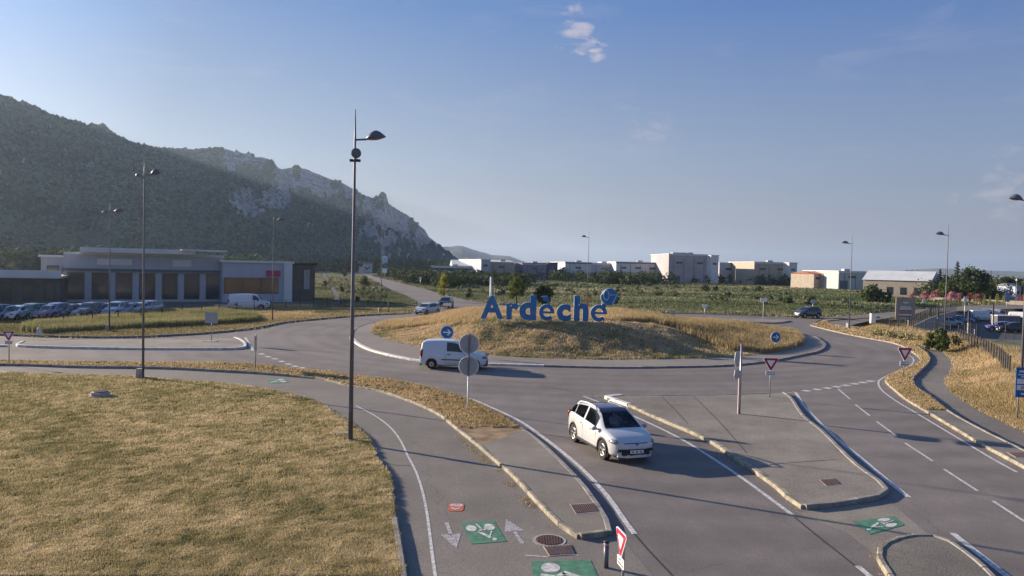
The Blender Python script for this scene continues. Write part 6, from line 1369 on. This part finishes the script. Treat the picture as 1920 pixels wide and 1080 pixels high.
for (lb, a_, c_, d_, ytop, dp, wm, rm_, gb_) in FB:
    h = zt((a_ + c_) / 2, ytop, d_) - (gb_ + .35 if not gb_ else gb_ * 1.0); t, L_ = hall(lb, a_, d_, c_, d_ + 2, dp, max(3, h), wm, rm_, gb_ * 1.0, name='house' if dp < 13 else 'warehouse')
    k = max(1, int(L_ / 7)); openings(t, [(L_ * (i + .5) / k, h * .72, min(3, L_ / k * .5), .9) for i in range(k) if L_ / k > 2.5]); 
    if L_ > 10: openings(t, [(L_ * .2, 1.9, 3.4, 3.8)], m_clad3, 'door')
    if L_ > 10:
        b = MB(); b.box((L_ / 2, -.12, h - .25), (L_ + .2, .2, .5)); b.build('parapet', m_clad2 if wm is not m_clad2 else m_clad3, t)
        b = MB()
        for q in range(int(L_ / 5)): b.box((2.5 + q * 5, -.06, h * .45), (.18, .12, h * .85))
        b.build('downpipe', m_clad3, t)['kind'] = 'stuff'
        b = MB(); b.box((L_ * .6, 6, h + .7), (2.6, 2, 1.0)); b.build('roof_unit', m_steel, t)
    if 'tallest pale' in lb:
        b = MB(); b.box((L_ * .35, 8, h + .7), (7, 5, .8)); b.tube([(L_ * .4, 8, h), (L_ * .4, 8, h + 3)], .1, 6); b.build('roof_plant', m_steel, t)
    if 'wavy' in lb:
        b = MB(); b.tube([(L_ * i / 24, -.4, 3.6 + .35 * math.sin(i * .9)) for i in range(25)], .38, 6); b.build('fascia', m_clad2, t)
t, L_ = hall('beige barn with tall dark windows and a pale sloping roof behind the oleanders', 1612, 216, 1738, 205, 15, zt(1690, 526, 211), m_beige, m_clad2, zt(1690, 508, 217) - zt(1690, 526, 211), name='barn')
openings(t, [(L_ * q, 1.95, 1.5, 2.1) for q in (.41, .61, .81)])
t, L_ = hall('red-tiled lean-to at the right end of the beige barn', 1737, 206, 1757, 204, 9, 2.6, M('red_render', (.34, .10, .08)), m_tile, 1.0, name='lean_to'); openings(t, [(L_ * .5, 1.4, 1.0, 1.0)])
yh = zt(1785, 541, 222); t, L_ = hall('small yellow-gabled house peeping between the garden trees', 1779, 222, 1792, 222, 6, yh, M('yellow_render', (.60, .50, .28)), m_tile, 0, name='house', roof_over=-.1); b = MB(); b.prism([(0, yh), (L_, yh), (L_ / 2, zt(1785, 527, 222))], (0, .2, .35), UX, UZ, .3); b.build('gable', M('yellow_render', (.60, .50, .28)), t); openings(t, [(L_ / 2, yh + .2, .5, .9)])
t, L_ = hall('low grey-green shed at the right behind the white lamp', 1897, 195, 1908, 195, 8, 4.2, m_clad, m_clad3, .8, name='shed'); openings(t, [(L_ / 2, 2.6, .8, .8)])
t, L_ = hall('white villa on the skyline above the garden trees', 1731, 420, 1741, 420, 8, zt(1736, 513, 420), m_clad2, m_tile, .8, name='house'); openings(t, [(L_ * .5, 8, 1, 1)])
for (px, w, d_, yt, lb) in ((613, 11, 560, 491, 'yellowish house under the mountain, left of the near lamp post'), (641, 16, 560, 490, 'white-roofed house directly left of the near lamp post'), (628, 8, 580, 491, 'small white house between two others under the mountain'), (686, 18, 520, 492, 'large white house with a grey roof at the end of the north road'), (670, 8, 540, 489, 'small grey house behind the road end'), (720, 6.5, 500, 481, 'narrow pale tower house right of the north road')):
    h = zt(px, yt + 3, d_); t, L_ = hall(lb, px - w / 2, d_, px + w / 2, d_ + 1, 8, max(3, h), m_clad2 if 'yell' not in lb else m_beige, m_tile if 'tower' not in lb and 'white-roof' not in lb else m_clad2, 1.6, name='house'); openings(t, [(L_ * q, h * .6, 1, 1.3) for q in (.25, .7)])
# power pylon
# garden wall, low
a, L_, rz = frame_from(1738, 190, 1960, 170); t = thing('garden_wall', 'low pale garden wall running under the oleanders', 'wall', (a.x, a.y, 0), rz); b = MB(); b.box((L_ / 2, 0, .45), (L_, .25, .9)); b.build('wall', m_beige, t); b = MB(); b.box((L_ / 2, 0, .94), (L_, .34, .08)); b.build('coping', m_conc, t)

# ================================================================ FENCES
def fence(name, label, pts, h, zoff=0.0, gap=2.5, mesh=True, mat=None, barw=.15, wall=None, flat=False):
    mat = mat or m_dark; xs0, ys0 = pts[0]; t = thing(name, label, 'fence', (xs0, ys0, 0)); ln = curve(pts, step=gap) if len(pts) > 2 else pts
    L_ = [0]
    for i in range(1, len(pts)): L_.append(L_[-1] + math.dist(pts[i - 1], pts[i]))
    k = max(1, int(L_[-1] / gap)); q = [(np.interp(L_[-1] * i / k, L_, [p[0] for p in pts]), np.interp(L_[-1] * i / k, L_, [p[1] for p in pts])) for i in range(k + 1)]
    g = [(0 if flat else gz1(*p)) + zoff for p in q]
    for i, p in enumerate(q):
        b = MB(); b.box((p[0] - xs0, p[1] - ys0, g[i] + h / 2), (.07, .07, h + .1)); b.build('post', mat, t)
    if mesh:
        b = MB()
        for i in range(k):
            a = (q[i][0] - xs0, q[i][1] - ys0, g[i]); c = (q[i + 1][0] - xs0, q[i + 1][1] - ys0, g[i + 1]); sd_ = math.dist(a[:2], c[:2])
            for zz in (.12, h * .5, h - .05): b.tube([(a[0], a[1], a[2] + zz), (c[0], c[1], c[2] + zz)], .014, 4, cap=False)
            m_ = int(sd_ / barw)
            for j in range(1, m_): u = j / m_; b.tube([(a[0] + (c[0] - a[0]) * u, a[1] + (c[1] - a[1]) * u, a[2] + (c[2] - a[2]) * u + .1), (a[0] + (c[0] - a[0]) * u, a[1] + (c[1] - a[1]) * u, a[2] + (c[2] - a[2]) * u + h - .04)], .008, 3, cap=False)
        b.build('panel', mat, t)
    if wall:
        b = MB()
        for i in range(k):
            a = Vector((q[i][0] - xs0, q[i][1] - ys0, g[i])); c = Vector((q[i + 1][0] - xs0, q[i + 1][1] - ys0, g[i + 1])); m0 = (a + c) / 2; rz = math.atan2(c.y - a.y, c.x - a.x); zt__ = max(a.z, c.z) + .35
            b.box((m0.x, m0.y, zt__ - wall / 2), (math.dist(a[:2], c[:2]) - .005, .22, wall), rz)
        b.build('plinth_wall', m_conc, t)
    return t
fence('mesh_fence', 'black mesh fence along the top of the grassy bank right of the cycle path', G([(1800, 648), (1840, 668), (1872, 690), (1892, 712)]), 1.5, 0, 1.25, barw=.2)
fence('mesh_fence', 'dark mesh fence running past the bush towards the lower lot', G([(1712, 622), (1745, 628)]) + G([(1790, 650)], -.5) + G([(1830, 652), (1900, 657), (2000, 664)], -1.2), 1.6, 0, 2.5, barw=.22)
fence('ramp_fence', 'grey railing on a concrete plinth rising behind the timber billboard', G([(1668, 626), (1700, 622), (1735, 604), (1760, 594), (1792, 586)]), 1.7, 0.0, 2.4, barw=.3, wall=2.4, flat=True)
fence('mesh_fence', 'far dark fence on the road side of the parking lot', G([(1795, 583), (1850, 584), (1920, 586), (2000, 588)]), 1.6, 0, 3, barw=.3)
fence('mesh_fence', 'black wire fence between the roadside turf and the left building', G([(60, 618), (200, 607), (300, 598), (420, 588), (520, 581), (590, 576), (638, 573)]), 1.3, 0, 3.0, barw=.4)
# tall bleached posts in the lot
for (px, py, yt, lb) in ((1743, 612, 577, 'bleached timber post nearest the billboard'), (1758, 618, 577, 'bleached timber post left of the silver-grey parked car'), (1815, 632, 583, 'grey square post in front of the parking bays'), (1861, 615, 570, 'tall dark-topped post between the white van and the lorry')):
    x, y = P(px, py, -1.5); z = gz1(x, y); t = thing('timber_post', lb, 'post', (x, y, z)); h = zt(px, yt, y) - z; b = MB(); b.box((0, 0, h * .30), (.22, .22, h * .6)); b.build('shaft', M('bleached_post', (.42, .36, .30)), t); b = MB(); b.box((0, 0, h * .80), (.18, .18, h * .4)); b.build('top', m_dark, t)
x, y = P(1823, 638, -1.9); t = thing('white_gate', 'small white frame gate at the near edge of the lot', 'gate', (x, y, gz1(x, y))); b = MB()
for q in (-.25, .25): b.tube([(q, 0, 0), (q, 0, 1.6)], .04, 6)
for q in (.9, 1.25, 1.58): b.tube([(-.25, 0, q), (.25, 0, q)], .03, 6)
b.build('frame', m_white, t)
x, y = P(1899, 590, 0); t = thing('garden_lamp', 'white globe lamp on a thin pole among the right garden trees', 'lamp', (*at(1899, 175), 0)); post(t, zt(1899, 528, 175), .06); b = MB(); b.ellipsoid((0, 0, zt(1899, 525, 175)), (.22, .22, .26)); b.build('globe', m_white, t)
x, y = P(1713, 629, -.6); t = thing('rubble', 'pile of pale rubble at the foot of the billboard post', 'rubble', (x + 1.2, y - .5, gz1(x, y))); b = MB()
for k in range(7): b.box((random.uniform(-1, 1), random.uniform(-.4, .4), .15), (random.uniform(.2, .5), .3, random.uniform(.2, .45)), random.uniform(0, 3), taper=.6)
b.build('stones', m_kerbw, t)

# ================================================================ AIR
hz = MB(); hz.box((0, 5500, 178.5), (26000, 15000, 363)); ho = hz.build('haze', None)
m_hz = bpy.data.materials.new('haze'); m_hz.use_nodes = True; n = m_hz.node_tree; n.nodes.remove(n.nodes['Principled BSDF']); pv = n.nodes.new('ShaderNodeVolumePrincipled')
pv.inputs['Color'].default_value = (.60, .77, 1, 1); pv.inputs['Density'].default_value = 1.1e-4; pv.inputs['Anisotropy'].default_value = .35; n.links.new(pv.outputs[0], n.nodes['Material Output'].inputs['Volume'])
ho.data.materials.append(m_hz); ho['kind'] = 'stuff'; ho['label'] = 'thin evening haze over the whole valley'
